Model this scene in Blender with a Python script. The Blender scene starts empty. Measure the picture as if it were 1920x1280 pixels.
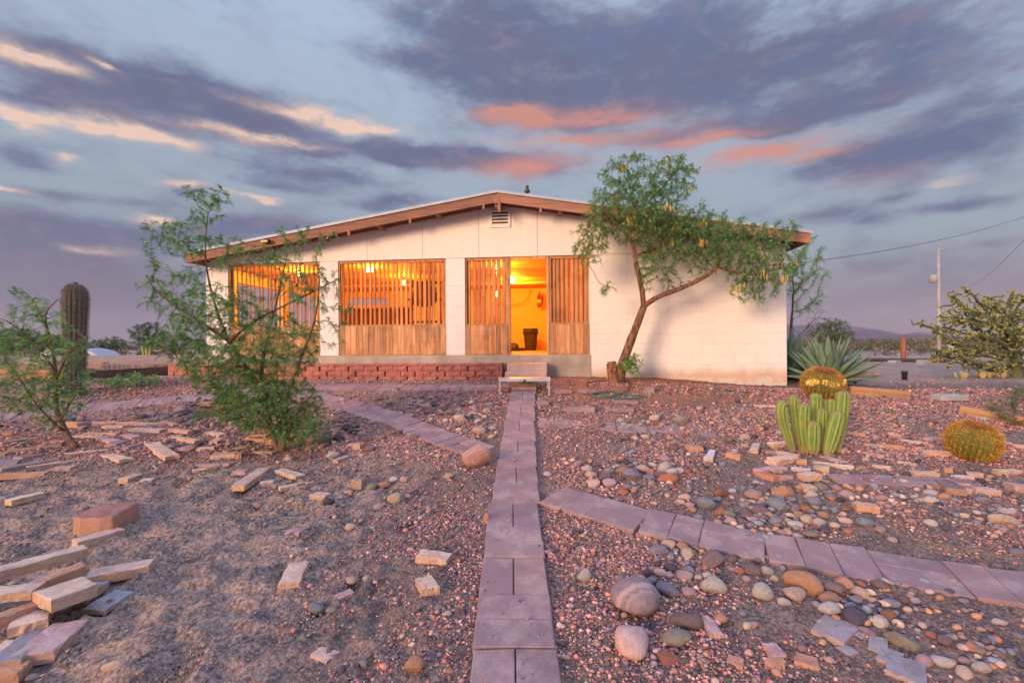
import bpy, bmesh, math, random
import numpy as np
from mathutils import Vector, Matrix
random.seed(7); RNG = np.random.default_rng(7)
S = bpy.context.scene; COL = S.collection
R = math.radians
# ---------------------------------------------------------------- camera
F = 870.0; CAMZ = 1.55; ROLL = 0.0075; HOR = 642.0
cam = bpy.data.cameras.new('camera'); co = bpy.data.objects.new('camera', cam); COL.objects.link(co)
cam.sensor_width = 36; cam.lens = F/1920*36; cam.clip_start = .05; cam.clip_end = 30000
cam.shift_y = 2/1920
co.matrix_world = Matrix.Translation((0, 0, CAMZ)) @ Matrix.Rotation(R(90), 4, 'X') @ Matrix.Rotation(-ROLL, 4, 'Z')
S.camera = co
# ---------------------------------------------------------------- light
SUN_AZ = R(40); SUN_EL = R(12)            # the sun stands behind the camera, to its left
sl = bpy.data.lights.new('sun', 'SUN'); sl.energy = 4.1; sl.angle = R(19); sl.color = (1.0, .62, .38)
so = bpy.data.objects.new('sun', sl); COL.objects.link(so)
sd = Vector((-math.sin(SUN_AZ)*math.cos(SUN_EL), -math.cos(SUN_AZ)*math.cos(SUN_EL), math.sin(SUN_EL)))
so.rotation_euler = sd.to_track_quat('Z', 'Y').to_euler(); so.location = sd*50
S.view_settings.view_transform = 'Standard'; S.view_settings.look = 'None'
S.view_settings.exposure = 0; S.view_settings.gamma = 1
# ---------------------------------------------------------------- node helpers
class NT:
    def __init__(s, tree): s.t = tree; s.n = tree.nodes; s.l = tree.links
    def node(s, typ, **kw):
        n = s.n.new(typ)
        for k, v in kw.items(): setattr(n, k, v)
        return n
    def put(s, sock, v):
        if isinstance(v, bpy.types.NodeSocket): s.l.new(v, sock)
        elif v is not None:
            if hasattr(sock.default_value, '__len__') and hasattr(v, '__len__') and len(sock.default_value) == 4 and len(v) == 3: v = (*v, 1)
            sock.default_value = v
    def m(s, op, a, b=None, c=None, clamp=False):
        n = s.node('ShaderNodeMath', operation=op, use_clamp=clamp)
        s.put(n.inputs[0], a)
        if b is not None: s.put(n.inputs[1], b)
        if c is not None: s.put(n.inputs[2], c)
        return n.outputs[0]
    def mix(s, f, a, b, blend='MIX'):
        n = s.node('ShaderNodeMix', data_type='RGBA', blend_type=blend)
        s.put(n.inputs[0], f); s.put(n.inputs[6], a); s.put(n.inputs[7], b)
        return n.outputs[2]
    def noise(s, vec, scale, detail=4, rough=.55, dist=0):
        n = s.node('ShaderNodeTexNoise'); s.put(n.inputs['Vector'], vec)
        n.inputs['Scale'].default_value = scale; n.inputs['Detail'].default_value = detail
        n.inputs['Roughness'].default_value = rough; n.inputs['Distortion'].default_value = dist
        return n.outputs[0]
    def ss(s, x, a, b, ta=0., tb=1.):
        n = s.node('ShaderNodeMapRange', interpolation_type='SMOOTHSTEP')
        s.put(n.inputs[0], x); n.inputs[1].default_value = a; n.inputs[2].default_value = b
        n.inputs[3].default_value = ta; n.inputs[4].default_value = tb
        return n.outputs[0]
    def ramp(s, x, stops):
        n = s.node('ShaderNodeValToRGB'); s.put(n.inputs[0], x); e = n.color_ramp.elements
        while len(e) < len(stops): e.new(.5)
        for i, (p, c) in enumerate(stops): e[i].position = p; e[i].color = (*c, 1)
        return n.outputs[0]
    def comb(s, x, y, z=0.):
        n = s.node('ShaderNodeCombineXYZ'); s.put(n.inputs[0], x); s.put(n.inputs[1], y); s.put(n.inputs[2], z); return n.outputs[0]
    def sep(s, v):
        n = s.node('ShaderNodeSeparateXYZ'); s.put(n.inputs[0], v); return n.outputs
    def bump(s, h, strength=.5, dist=.01, normal=None):
        n = s.node('ShaderNodeBump'); n.inputs['Strength'].default_value = strength; n.inputs['Distance'].default_value = dist
        s.put(n.inputs['Height'], h)
        if normal is not None: s.put(n.inputs['Normal'], normal)
        return n.outputs[0]
    def scale(s, v, sc):
        n = s.node('ShaderNodeMapping'); s.put(n.inputs[0], v); n.inputs['Scale'].default_value = sc; return n.outputs[0]
# ---------------------------------------------------------------- world: dusk sky with clouds, all by direction
world = bpy.data.worlds.new('World'); S.world = world; world.use_nodes = True
w = NT(world.node_tree); w.n.clear()
tc = w.node('ShaderNodeTexCoord').outputs['Generated']
dx, dy, dz = w.sep(tc)
az = w.m('ARCTAN2', dx, dy); el = w.m('ARCSINE', dz)
def azel(px, py):
    a = px-960; b = HOR-py
    x = a*math.cos(ROLL)+b*math.sin(ROLL); y = -a*math.sin(ROLL)+b*math.cos(ROLL)
    return math.atan(x/F), math.atan2(y, math.hypot(F, x))
wvec = w.comb(w.m('MULTIPLY', az, 2.0), w.m('MULTIPLY', el, 4.0), 3.3)
wn = w.noise(wvec, 3.0, 5, .6)
wn2 = w.noise(w.comb(w.m('MULTIPLY', az, 2.4), w.m('MULTIPLY', el, 4.5), 9.1), 3.2, 6, .6)
P_ = w.comb(w.m('ADD', az, w.m('MULTIPLY', w.m('SUBTRACT', wn, .5), .11)), w.m('ADD', el, w.m('MULTIPLY', w.m('SUBTRACT', wn2, .5), .05)), 0)
def blobs(lst):
    tot = None
    for px, py, rx, ry, amp in lst:
        a, e = azel(px, py); k = math.cos(a)**2
        n = w.node('ShaderNodeVectorMath', operation='MULTIPLY_ADD'); w.put(n.inputs[0], P_)
        ix, iy = F/(rx*k*1.15), F/(ry*math.cos(a)*1.15); n.inputs[1].default_value = (ix, iy, 0); n.inputs[2].default_value = (-a*ix, -e*iy, 0)
        d = w.node('ShaderNodeVectorMath', operation='DOT_PRODUCT'); w.l.new(n.outputs[0], d.inputs[0]); w.l.new(n.outputs[0], d.inputs[1])
        g = w.m('MULTIPLY_ADD', w.m('POWER', 2.71828, w.m('MULTIPLY', d.outputs['Value'], -1.)), amp, tot if tot is not None else 0.)
        tot = g
    return tot
fb = w.noise(w.comb(w.m('MULTIPLY', az, 2.2), w.m('MULTIPLY', el, 5.), 1.7), 3.0, 7, .58, .1)
fine = w.noise(w.comb(w.m('MULTIPLY', az, 3.), w.m('MULTIPLY', el, 7.5), 5.), 5.5, 9, .6, .1)
dens = blobs([(120,135,170,38,1.0),(300,160,190,40,1.1),(200,215,220,24,.6),(560,245,110,18,.6),(420,175,120,26,.6),(60,180,100,24,.5),(430,235,95,22,.9),(330,222,80,14,.6),(40,295,90,20,.9),(540,215,60,14,.4),
  (100,365,110,10,.7),(230,372,110,10,.7),(340,355,40,15,.9),(60,430,150,36,.8),(170,470,170,50,.7),(80,550,220,70,.9),(260,570,180,60,.7),(480,420,100,32,.95),(350,440,110,28,.7),(600,430,70,20,.5),
  (580,285,80,12,.9),(600,325,120,15,1.),(740,285,120,18,1.),(820,300,80,14,.9),(520,345,70,9,.7),(760,378,90,12,.95),(690,388,60,9,.6),(900,302,95,15,.9),(400,290,120,8,.35),
  (800,20,130,45,.45),(760,110,110,14,.6),(900,40,110,60,.7),(980,150,150,50,.9),(1150,60,230,75,.85),(1150,165,200,45,.75),(1400,130,260,70,.8),(1700,150,260,90,.75),(1860,230,160,70,.6),(1700,20,300,40,.3),
  (1500,215,150,20,.6),(1020,315,90,15,.8),(1250,252,110,12,.7),(1560,312,110,20,.8),(1690,300,120,36,.7),(1450,238,80,10,.6),(1100,225,150,16,.5),
  (1560,402,110,19,.95),(1640,412,50,9,.6),(1800,385,90,12,.9),(1690,360,40,9,.5),(1850,455,90,10,.6),(1700,510,260,36,.65),(1600,585,300,36,.4)])
dens = w.m('MULTIPLY_ADD', w.m('SUBTRACT', fb, .5), 1.5, dens)
dens = w.m('MULTIPLY_ADD', w.m('SUBTRACT', fine, .5), 1.2, dens)
# beyond the picture the cover goes on, broken
dens = w.m('ADD', dens, w.ss(w.m('ABSOLUTE', az), .95, 1.6, 0, .4))
cover = w.ss(dens, -.12, 1.25)
lit = blobs([(50,105,80,11,1.),(30,213,65,10,1.),(35,238,45,8,.9),(160,233,60,9,1.),(230,248,85,12,1.1),(295,262,70,8,.9),(585,218,80,8,.9),(680,240,60,7,1.),(540,266,70,5,.8),(420,250,90,8,.5),
  (152,299,16,6,.9),(180,113,20,4,.8),(340,347,34,5,.9),(470,368,34,5,.8),(490,382,14,5,.9),(285,412,28,7,.8),(190,466,50,6,.6),(20,355,50,4,.8),(1800,330,30,6,.4)])
org = blobs([(960,211,60,9,.9),(1050,222,110,11,1.),(1190,222,60,7,.6),(1100,262,130,10,.8),(1330,258,90,9,.9),(1440,280,95,10,1.1),(1530,293,60,8,.8),(1000,308,80,12,.7),(940,322,60,9,.5),(1400,300,150,10,.3),(1620,330,80,10,.25)])
lit = w.m('MULTIPLY', lit, w.ss(fine, .36, .6, .55, 1.35))
org = w.m('MULTIPLY', org, w.ss(fine, .35, .6, .7, 1.3))
cloud = w.mix(w.ss(dens, .35, 1.2), (.21,.235,.36), (.125,.125,.225))
cloud = w.mix(w.ss(fb, .42, .62, 0, .75), cloud, (.105,.14,.275))
cloud = w.mix(w.ss(fine, .48, .68, 0, .45), cloud, (.25,.22,.31))
cloud = w.mix(w.ss(el, 0, .26, .9, 0), cloud, (.235,.195,.245))
clear = w.ramp(w.m('MULTIPLY', el, 1.35), [(0,(.29,.205,.22)),(.10,(.285,.225,.265)),(.24,(.33,.39,.46)),(.45,(.38,.46,.56)),(.85,(.47,.60,.78)),(1,(.38,.52,.76))])
nish = w.node('ShaderNodeTexSky', sky_type='NISHITA', sun_disc=False)
nish.sun_elevation = SUN_EL; nish.sun_rotation = math.atan2(sd.x, sd.y) % (2*math.pi)
skyc = w.mix(.10, clear, w.mix(1, nish.outputs[0], (.10,.10,.10), 'MULTIPLY'))
c = w.mix(w.m('MULTIPLY', cover, .88), skyc, cloud)
c = w.mix(w.m('MINIMUM', w.m('MULTIPLY', lit, w.ss(dens, -.1, .25)), .92), c, (.88,.62,.50))
c = w.mix(w.m('MINIMUM', w.m('MULTIPLY', org, .85), .9), c, (.66,.29,.235))
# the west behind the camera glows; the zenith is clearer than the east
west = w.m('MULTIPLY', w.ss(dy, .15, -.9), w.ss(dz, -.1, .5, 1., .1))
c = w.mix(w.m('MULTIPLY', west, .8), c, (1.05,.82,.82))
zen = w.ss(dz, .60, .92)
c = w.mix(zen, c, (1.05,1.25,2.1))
low = w.ss(dz, -.02, -.2)
c = w.mix(low, c, (.14,.10,.09))
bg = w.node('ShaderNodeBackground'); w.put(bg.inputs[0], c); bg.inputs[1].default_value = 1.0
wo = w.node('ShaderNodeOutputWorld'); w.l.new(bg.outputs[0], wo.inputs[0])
# ---------------------------------------------------------------- pixel rays and the ground height
def ray(px, py):
    a = px-960; b = HOR-py
    return (a*math.cos(ROLL)+b*math.sin(ROLL))/F, (-a*math.sin(ROLL)+b*math.cos(ROLL))/F
def edge(px): return math.cos(math.atan((px-960)/F))
def W(px, py, D):
    tx, tz = ray(px, py); return Vector((tx*D, D, CAMZ+tz*D))
PSI = math.atan(.0992); UX, UY = math.cos(PSI), -math.sin(PSI); NX, NY = math.sin(PSI), math.cos(PSI); D0 = 9.46
def toU(px, off=0., py=600):                  # picture column -> distance along the facade (off: metres in front of it)
    t = ray(px, py)[0]
    return (t*(D0-off*UX)+off*NX)/(UX+t*NX)
def FW(u, n, z): return Vector((u*UX+n*NX, D0+u*UY+n*NY, z))
def vnoise(x, y, sc, seed):
    g = np.random.default_rng(seed).random((256, 256))
    x = np.asarray(x)*sc; y = np.asarray(y)*sc
    xi = np.floor(x).astype(int); yi = np.floor(y).astype(int); fx = x-xi; fy = y-yi
    fx = fx*fx*(3-2*fx); fy = fy*fy*(3-2*fy)
    a = g[xi % 256, yi % 256]; b = g[(xi+1) % 256, yi % 256]; c_ = g[xi % 256, (yi+1) % 256]; d = g[(xi+1) % 256, (yi+1) % 256]
    return (a*(1-fx)+b*fx)*(1-fy)+(c_*(1-fx)+d*fx)*fy-.5
def sst(x, a, b):
    t = np.clip((np.asarray(x, float)-a)/(b-a), 0, 1); return t*t*(3-2*t)
PY = [-5,1,2,3,4,5,6,7,8,8.7,9.5,11,14,20,60]; PZ = [-.1,-.02,.01,.08,.17,.28,.38,.56,.765,.83,.86,.82,.72,.64,.58]
def edge_y(x): return np.interp(x, [-30,-11,-8.2,-7.05], [10.6,9.35,9.25,10.1])
def gbase(x, y):
    x = np.asarray(x, float); y = np.asarray(y, float)
    z = np.interp(y, PY, PZ)
    z = z-.17*sst(x, 2.2, 5.3)*sst(y, 7.2, 9.)*(1-sst(y, 11, 16))
    z = z+.06*(1-sst(x, -7, -4.5))*sst(y, 7, 9)
    n = (x*NX+(y-D0)*NY); u = x*UX+(y-D0)*UY
    z = np.where((u < -.35) & (u > -7.1) & (n > -.50) & (n < .3), 1.11, z)
    ter = (x < -7.0) | ((u < -6.75) & (n > -.3))
    z = np.where(ter & (y > edge_y(np.minimum(x, -7.05))), 1.17-1.0*sst(y, 19, 24)+.4*sst(y, 40, 80), z)
    return z
def gdet(x, y):
    x = np.asarray(x, float); y = np.asarray(y, float)
    near = 1-sst(y, 9, 14)
    left = (1-sst(x, -1.6, -.8))*(1-sst(y, 4.2, 5.2))
    d = .022*vnoise(x, y, 1.3, 1)+.016*vnoise(x, y, 4, 2)+.009*vnoise(x, y, 10, 3)
    d = d+left*(.055*vnoise(x+.3*y, y*1.3, 5, 4)+.055*vnoise(x, y*1.7, 9, 5)+.030*vnoise(x, y, 18, 6))
    if d.ndim == 2:
        fr = np.random.default_rng(77)
        for _ in range(150):
            fx, fy, fa = fr.uniform(-3.6, -.7), fr.uniform(1.7, 4.9), fr.uniform(-.5, .5)+1.2; ca, sa = math.cos(fa), math.sin(fa)
            i0, i1 = np.searchsorted(x[0], [fx-.3, fx+.3]); j0, j1 = np.searchsorted(y[:, 0], [fy-.3, fy+.3])
            X_, Y_ = x[j0:j1, i0:i1]-fx, y[j0:j1, i0:i1]-fy; q = ((X_*ca+Y_*sa)/.135)**2+((Y_*ca-X_*sa)/.055)**2
            d[j0:j1, i0:i1] += -.024*np.exp(-q**2)+.012*np.exp(-(q-1.9)**2*2.2)*(.4+fr.random())
    d = d+.013*vnoise(x, y, 22, 7)+.010*np.maximum(vnoise(x, y, 14, 8), 0)
    p = sst(np.abs(x-pathx(y)), .22, .38)
    return d*near*np.where(y < 8, p*.9+.1, 1)
def pathx(y): return np.interp(y, [1.4,3.5,5.9,7.93], [0,.004,.085,.196])
def gz(x, y): return gbase(x, y)+gdet(x, y)
def G(px, py):                                 # where a picture point meets the ground
    tx, tz = ray(px, py); y = 1.0
    while y < 200:
        if CAMZ+tz*y <= float(gbase(tx*y, y)): break
        y += .02+y*.002
    x = tx*y; return Vector((x, y, float(gz(x, y))))
# ---------------------------------------------------------------- mesh builder
class MB:
    def __init__(s): s.v = []; s.f = []; s.n = 0
    def add(s, v, f):
        v = np.asarray(v, float).reshape(-1, 3); s.v.append(v); s.f += [tuple(int(i)+s.n for i in q) for q in f]; s.n += len(v)
    def box(s, a, b, M=None):
        x0, y0, z0 = a; x1, y1, z1 = b
        v = np.array([(x0,y0,z0),(x1,y0,z0),(x1,y1,z0),(x0,y1,z0),(x0,y0,z1),(x1,y0,z1),(x1,y1,z1),(x0,y1,z1)], float)
        if M is not None: v = np.array([tuple(M @ Vector(p)) for p in v])
        s.add(v, [(0,3,2,1),(4,5,6,7),(0,1,5,4),(1,2,6,5),(2,3,7,6),(3,0,4,7)])
    def tube(s, pts, rad, k=8, cap=True, wob=0):
        pts = [Vector(p) for p in pts]; n = len(pts)
        if not hasattr(rad, '__len__'): rad = [rad]*n
        up = None; rings = []
        for i, p in enumerate(pts):
            d = (pts[min(i+1, n-1)]-pts[max(i-1, 0)])
            if d.length < 1e-9: d = Vector((0, 0, 1))
            d.normalize()
            if up is None: up = d.orthogonal().normalized()
            up = (up-d*up.dot(d))
            if up.length < 1e-6: up = d.orthogonal()
            up.normalize(); q = d.cross(up)
            rings += [tuple(p+(up*math.cos(2*math.pi*j/k)+q*math.sin(2*math.pi*j/k))*rad[i]*(1+(random.uniform(-wob, wob) if wob else 0))) for j in range(k)]
        f = [(i*k+j, i*k+(j+1) % k, (i+1)*k+(j+1) % k, (i+1)*k+j) for i in range(n-1) for j in range(k)]
        if cap: f += [tuple(range(k))[::-1], tuple((n-1)*k+j for j in range(k))]
        s.add(rings, f)
    def lathe(s, prof, c=(0,0,0), k=24, M=None):
        v = [(r*math.cos(2*math.pi*j/k), r*math.sin(2*math.pi*j/k), z) for r, z in prof for j in range(k)]
        v = np.array(v)+np.array(c)
        if M is not None: v = np.array([tuple(M @ Vector(p)) for p in v])
        n = len(prof)
        f = [(i*k+j, i*k+(j+1) % k, (i+1)*k+(j+1) % k, (i+1)*k+j) for i in range(n-1) for j in range(k)]
        f += [tuple(range(k))[::-1], tuple((n-1)*k+j for j in range(k))]
        s.add(v, f)
    def prism(s, poly, z0, z1):                # poly in x,y
        n = len(poly); v = [(x, y, z0) for x, y in poly]+[(x, y, z1) for x, y in poly]
        s.add(v, [tuple(range(n))[::-1], tuple(range(n, 2*n))]+[(i, (i+1) % n, n+(i+1) % n, n+i) for i in range(n)])
    def mesh(s, name, mat, smooth=False):
        me = bpy.data.meshes.new(name)
        v = np.concatenate(s.v) if s.v else np.zeros((0, 3))
        me.from_pydata(v.tolist(), [], s.f)
        if smooth: me.polygons.foreach_set('use_smooth', [True]*len(me.polygons))
        if mat: me.materials.append(mat)
        me.update(); return me
    def obj(s, name, mat, parent=None, smooth=False, bevel=0):
        o = bpy.data.objects.new(name, s.mesh(name, mat, smooth)); COL.objects.link(o)
        if parent is not None: o.parent = parent
        if bevel:
            b = o.modifiers.new('bevel', 'BEVEL'); b.width = bevel; b.segments = 2; b.limit_method = 'ANGLE'; b.angle_limit = R(40)
        return o
def npmesh(name, V, Fc, mat, col=None, smooth=False):      # V (n,3), Fc (m,k)
    me = bpy.data.meshes.new(name); m, k = Fc.shape
    me.vertices.add(len(V)); me.vertices.foreach_set('co', V.astype(np.float32).ravel())
    me.loops.add(m*k); me.loops.foreach_set('vertex_index', Fc.astype(np.int32).ravel())
    me.polygons.add(m); me.polygons.foreach_set('loop_start', np.arange(0, m*k, k, dtype=np.int32))
    me.polygons.foreach_set('loop_total', np.full(m, k, np.int32))
    if smooth: me.polygons.foreach_set('use_smooth', np.ones(m, bool))
    me.update(calc_edges=True)
    if col is not None:
        a = me.color_attributes.new('Col', 'FLOAT_COLOR', 'POINT')
        a.data.foreach_set('color', np.concatenate([col, np.ones((len(col), 1))], 1).astype(np.float32).ravel())
    if mat: me.materials.append(mat)
    return me
def npobj(name, me, parent=None):
    o = bpy.data.objects.new(name, me); COL.objects.link(o)
    if parent is not None: o.parent = parent
    return o
def tag(o, label=None, cat=None, group=None, kind=None):
    if label: o['label'] = label
    if cat: o['category'] = cat
    if group: o['group'] = group
    if kind: o['kind'] = kind
    return o
def empty(name, loc, label=None, cat=None, group=None, rz=0):
    o = bpy.data.objects.new(name, None); COL.objects.link(o); o.location = loc; o.rotation_euler = (0, 0, rz)
    o.empty_display_size = .1
    return tag(o, label, cat, group)
# ---------------------------------------------------------------- materials
def new_mat(name):
    m = bpy.data.materials.new(name); m.use_nodes = True; t = NT(m.node_tree); t.n.clear()
    b = t.node('ShaderNodeBsdfPrincipled'); o = t.node('ShaderNodeOutputMaterial'); t.l.new(b.outputs[0], o.inputs[0])
    return m, t, b, o
def simple(name, c1, c2=None, scale=8, rough=.8, bump=.3, bscale=40, bdist=.004, metal=0, detail=5, stretch=(1,1,1), lo=.35, hi=.65, spec=.3):
    m, t, b, o = new_mat(name); v = t.scale(t.node('ShaderNodeTexCoord').outputs['Object'], stretch)
    c2 = c2 or tuple(x*.75 for x in c1)
    t.put(b.inputs['Base Color'], t.mix(t.ss(t.noise(v, scale, detail), lo, hi), c1, c2))
    b.inputs['Roughness'].default_value = rough; b.inputs['Metallic'].default_value = metal
    b.inputs['Specular IOR Level'].default_value = spec
    if bump: t.put(b.inputs['Normal'], t.bump(t.noise(v, bscale, 6, .6), bump, bdist))
    return m
def emis(name, col, st):
    m, t, b, o = new_mat(name); b.inputs['Base Color'].default_value = (*col, 1)
    b.inputs['Emission Color'].default_value = (*col, 1); b.inputs['Emission Strength'].default_value = st; return m
def wood(name, c1, c2, c3=None, axis='Z', rough=.75):
    m, t, b, o = new_mat(name); v0 = t.node('ShaderNodeTexCoord').outputs['Object']
    st = {'Z': (18,18,1.1), 'X': (1.1,18,18), 'Y': (18,1.1,18)}[axis]
    v = t.scale(v0, st); n1 = t.noise(v, 1.2, 6, .65, .4); n2 = t.noise(v0, 2.5, 3)
    isl = t.node('ShaderNodeNewGeometry').outputs['Random Per Island']
    c = t.mix(t.ss(n1, .35, .68), c1, c2); c = t.mix(t.ss(n2, .45, .75, 0, .6), c, c3 or tuple(x*.55 for x in c2))
    hsv = t.node('ShaderNodeHueSaturation'); t.put(hsv.inputs['Color'], c); t.put(hsv.inputs['Value'], t.ss(isl, 0, 1, .72, 1.2))
    t.put(b.inputs['Base Color'], hsv.outputs[0]); b.inputs['Roughness'].default_value = rough; b.inputs['Specular IOR Level'].default_value = .25
    t.put(b.inputs['Normal'], t.bump(n1, .5, .004)); return m
def attr_mat(name, rough=.85, transl=0, var=.25, spec=.25, bscale=60, bump=.3):
    m, t, b, o = new_mat(name); a = t.node('ShaderNodeAttribute', attribute_name='Col').outputs['Color']
    v = t.node('ShaderNodeTexCoord').outputs['Object']
    n = t.noise(v, bscale, 4); c = t.mix(1, a, t.ramp(n, [(.3,(1-var,)*3),(.7,(1+var*.5,)*3)]), 'MULTIPLY')
    t.put(b.inputs['Base Color'], c); b.inputs['Roughness'].default_value = rough; b.inputs['Specular IOR Level'].default_value = spec
    if bump: t.put(b.inputs['Normal'], t.bump(n, bump, .004))
    if transl:
        tr = t.node('ShaderNodeBsdfTranslucent'); t.put(tr.inputs[0], c); mx = t.node('ShaderNodeMixShader'); mx.inputs[0].default_value = transl
        t.l.new(b.outputs[0], mx.inputs[1]); t.l.new(tr.outputs[0], mx.inputs[2]); t.l.new(mx.outputs[0], o.inputs[0])
    return m
def stone_mat(name, band=0):
    m, t, b, o = new_mat(name); oi = t.node('ShaderNodeObjectInfo')
    v0 = t.node('ShaderNodeTexCoord').outputs['Object']; rnd = t.m('MULTIPLY', oi.outputs['Random'], 50)
    n = t.node('ShaderNodeVectorMath', operation='ADD'); t.put(n.inputs[0], v0); t.put(n.inputs[1], t.comb(rnd, rnd, rnd)); v = n.outputs[0]
    n1 = t.noise(v, 3.0, 6, .6); n2 = t.noise(t.scale(v, (1,1,4)), 5, 4, .7, 1.0)
    c = oi.outputs['Color']
    c = t.mix(t.ss(n1, .4, .7, 0, .55), c, t.mix(1, c, (.62,.52,.50), 'MULTIPLY'))
    c = t.mix(t.ss(n2, .55, .75, 0, .4), c, (.42,.34,.28))
    sp = t.noise(v, 45, 3, .7); c = t.mix(t.ss(sp, .55, .72, 0, .35), c, (.16,.13,.13))
    if band:
        z = t.sep(v0)[1]; q = t.m('ADD', z, t.m('MULTIPLY', n1, .35))
        q = t.m('ADD', q, t.m('MULTIPLY', t.sep(v0)[0], .25)); bnd = t.m('MULTIPLY', t.ss(q, -.32, -.26), t.ss(q, .0, -.1)); c = t.mix(t.m('MULTIPLY', bnd, .9), c, (.55,.38,.34))
        bnd2 = t.m('MULTIPLY', t.ss(q, -.55, -.5), t.ss(q, -.40, -.45)); c = t.mix(t.m('MULTIPLY', bnd2, .7), c, (.48,.34,.31))
    t.put(b.inputs['Base Color'], c); b.inputs['Roughness'].default_value = .82; b.inputs['Specular IOR Level'].default_value = .25
    t.put(b.inputs['Normal'], t.bump(t.m('ADD', t.noise(v, 7, 8, .65), t.m('MULTIPLY', sp, .3)), .55, .06)); return m
def flag_mat():
    m, t, b, o = new_mat('flagstone'); oi = t.node('ShaderNodeObjectInfo'); g = t.node('ShaderNodeNewGeometry'); rnd = t.m('MULTIPLY', oi.outputs['Random'], 37)
    n = t.node('ShaderNodeVectorMath', operation='ADD'); t.put(n.inputs[0], g.outputs['Position']); t.put(n.inputs[1], t.comb(rnd, rnd, 0)); v = n.outputs[0]
    n1 = t.noise(v, 9, 6, .65, .5); n2 = t.noise(v, 32, 6, .7); n3 = t.noise(t.scale(v, (1,1,6)), 22, 5, .65); sp = t.noise(v, 160, 3, .7)
    c = oi.outputs['Color']; c = t.mix(t.ss(n1, .42, .62, 0, .7), c, t.mix(1, c, (.70,.60,.60), 'MULTIPLY')); c = t.mix(t.ss(n2, .52, .68, 0, .55), c, (.52,.40,.33))
    up = t.sep(g.outputs['Normal'])[2]; side = t.ss(up, .7, .3); c = t.mix(t.m('MULTIPLY', side, .45), c, (.58,.34,.22)); c = t.mix(t.m('MULTIPLY', side, t.ss(n3, .5, .66, 0, .5)), c, (.36,.21,.15))
    c = t.mix(t.ss(sp, .56, .68, 0, .45), c, (.17,.13,.12)); dirt = t.m('MULTIPLY', t.ss(t.noise(v, 6, 5, .7), .54, .66), .4); c = t.mix(dirt, c, (.28,.21,.175))
    t.put(b.inputs['Base Color'], c); b.inputs['Roughness'].default_value = .9; b.inputs['Specular IOR Level'].default_value = .2
    t.put(b.inputs['Normal'], t.bump(t.m('ADD', t.m('MULTIPLY', n2, .8), t.m('ADD', t.m('MULTIPLY', n3, t.m('MULTIPLY', side, .5)), t.m('MULTIPLY', sp, .25))), .9, .012)); return m
M_FLAG = flag_mat()
M_STONE = stone_mat('stone'); M_BAND = stone_mat('banded_stone', 1)
def ground_mat():
    m, t, b, o = new_mat('ground'); v = t.node('ShaderNodeTexCoord').outputs['Object']; x, y, z = t.sep(v)
    a = t.noise(v, .9, 5, .6); a2 = t.noise(v, 6, 6, .65); a3 = t.noise(v, 45, 5, .7)
    c = t.mix(t.ss(a, .38, .62), (.43,.29,.215), (.36,.255,.215))
    c = t.mix(t.ss(a2, .42, .62, 0, .85), c, (.22,.165,.145)); c = t.mix(t.ss(a3, .50, .60, 0, .75), c, (.60,.46,.37)); c = t.mix(t.ss(a3, .48, .38, 0, .75), c, (.12,.09,.085))  # dark pits and bright crumbs: shade and highlights painted into the soil colour
    vo = t.node('ShaderNodeTexVoronoi'); t.put(vo.inputs['Vector'], v); vo.inputs['Scale'].default_value = 75
    cr = t.sep(vo.outputs['Color'])[0]
    grit = t.ramp(cr, [(0,(.13,.11,.12)),(.3,(.36,.19,.155)),(.55,(.44,.25,.2)),(.8,(.25,.2,.19)),(1,(.5,.4,.34))])
    g = t.m('MULTIPLY', t.ss(vo.outputs['Distance'], .45, .25), t.ss(t.noise(v, 2.2, 4), .40, .56))
    rt = t.ss(x, -1.6, -.6); g = t.m('MULTIPLY', g, t.m('MAXIMUM', rt, t.ss(y, 4, 5.5)))
    c = t.mix(t.m('MULTIPLY', rt, .45), c, t.mix(1, c, (.42,.40,.42), 'MULTIPLY')); c = t.mix(t.m('MULTIPLY', g, .8), c, grit)  # soil among the gravel darkened: shade between stones put into its colour
    # bare red soil beside the house wall, pale hard ground in the open desert
    c = t.mix(t.m('MULTIPLY', t.ss(y, 6.9, 7.6), t.m('MULTIPLY', t.ss(x, .6, 1.2), t.ss(x, 5.0, 4.0))), c, t.mix(t.ss(a3, .45, .65), (.40,.20,.13), (.31,.17,.12)))
    c = t.mix(t.m('MULTIPLY', t.m('MULTIPLY', t.ss(x, -6.4, -7), t.ss(y, 8.9, 9.5)), .8), c, t.mix(t.ss(a3, .45, .6), (.58,.37,.26), (.40,.26,.19)))
    c = t.mix(t.m('MULTIPLY', t.m('MULTIPLY', t.ss(x, 4.5, 5.5), t.ss(y, 8.8, 10.)), .75), c, t.mix(t.ss(a2, .42, .62), (.52,.37,.28), (.40,.29,.25)))
    far = t.ss(y, 16, 26); c = t.mix(far, c, t.mix(t.ss(t.noise(v, .06, 5), .4, .6), (.46,.33,.27), (.26,.20,.155)))
    t.put(b.inputs['Base Color'], c); b.inputs['Roughness'].default_value = .95; b.inputs['Specular IOR Level'].default_value = .1
    h = t.m('ADD', t.m('MULTIPLY', a3, .5), t.m('ADD', t.m('MULTIPLY', g, .35), t.m('MULTIPLY', t.noise(v, 130, 3, .7), .3)))
    t.put(b.inputs['Normal'], t.bump(h, 1., .035)); return m
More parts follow.
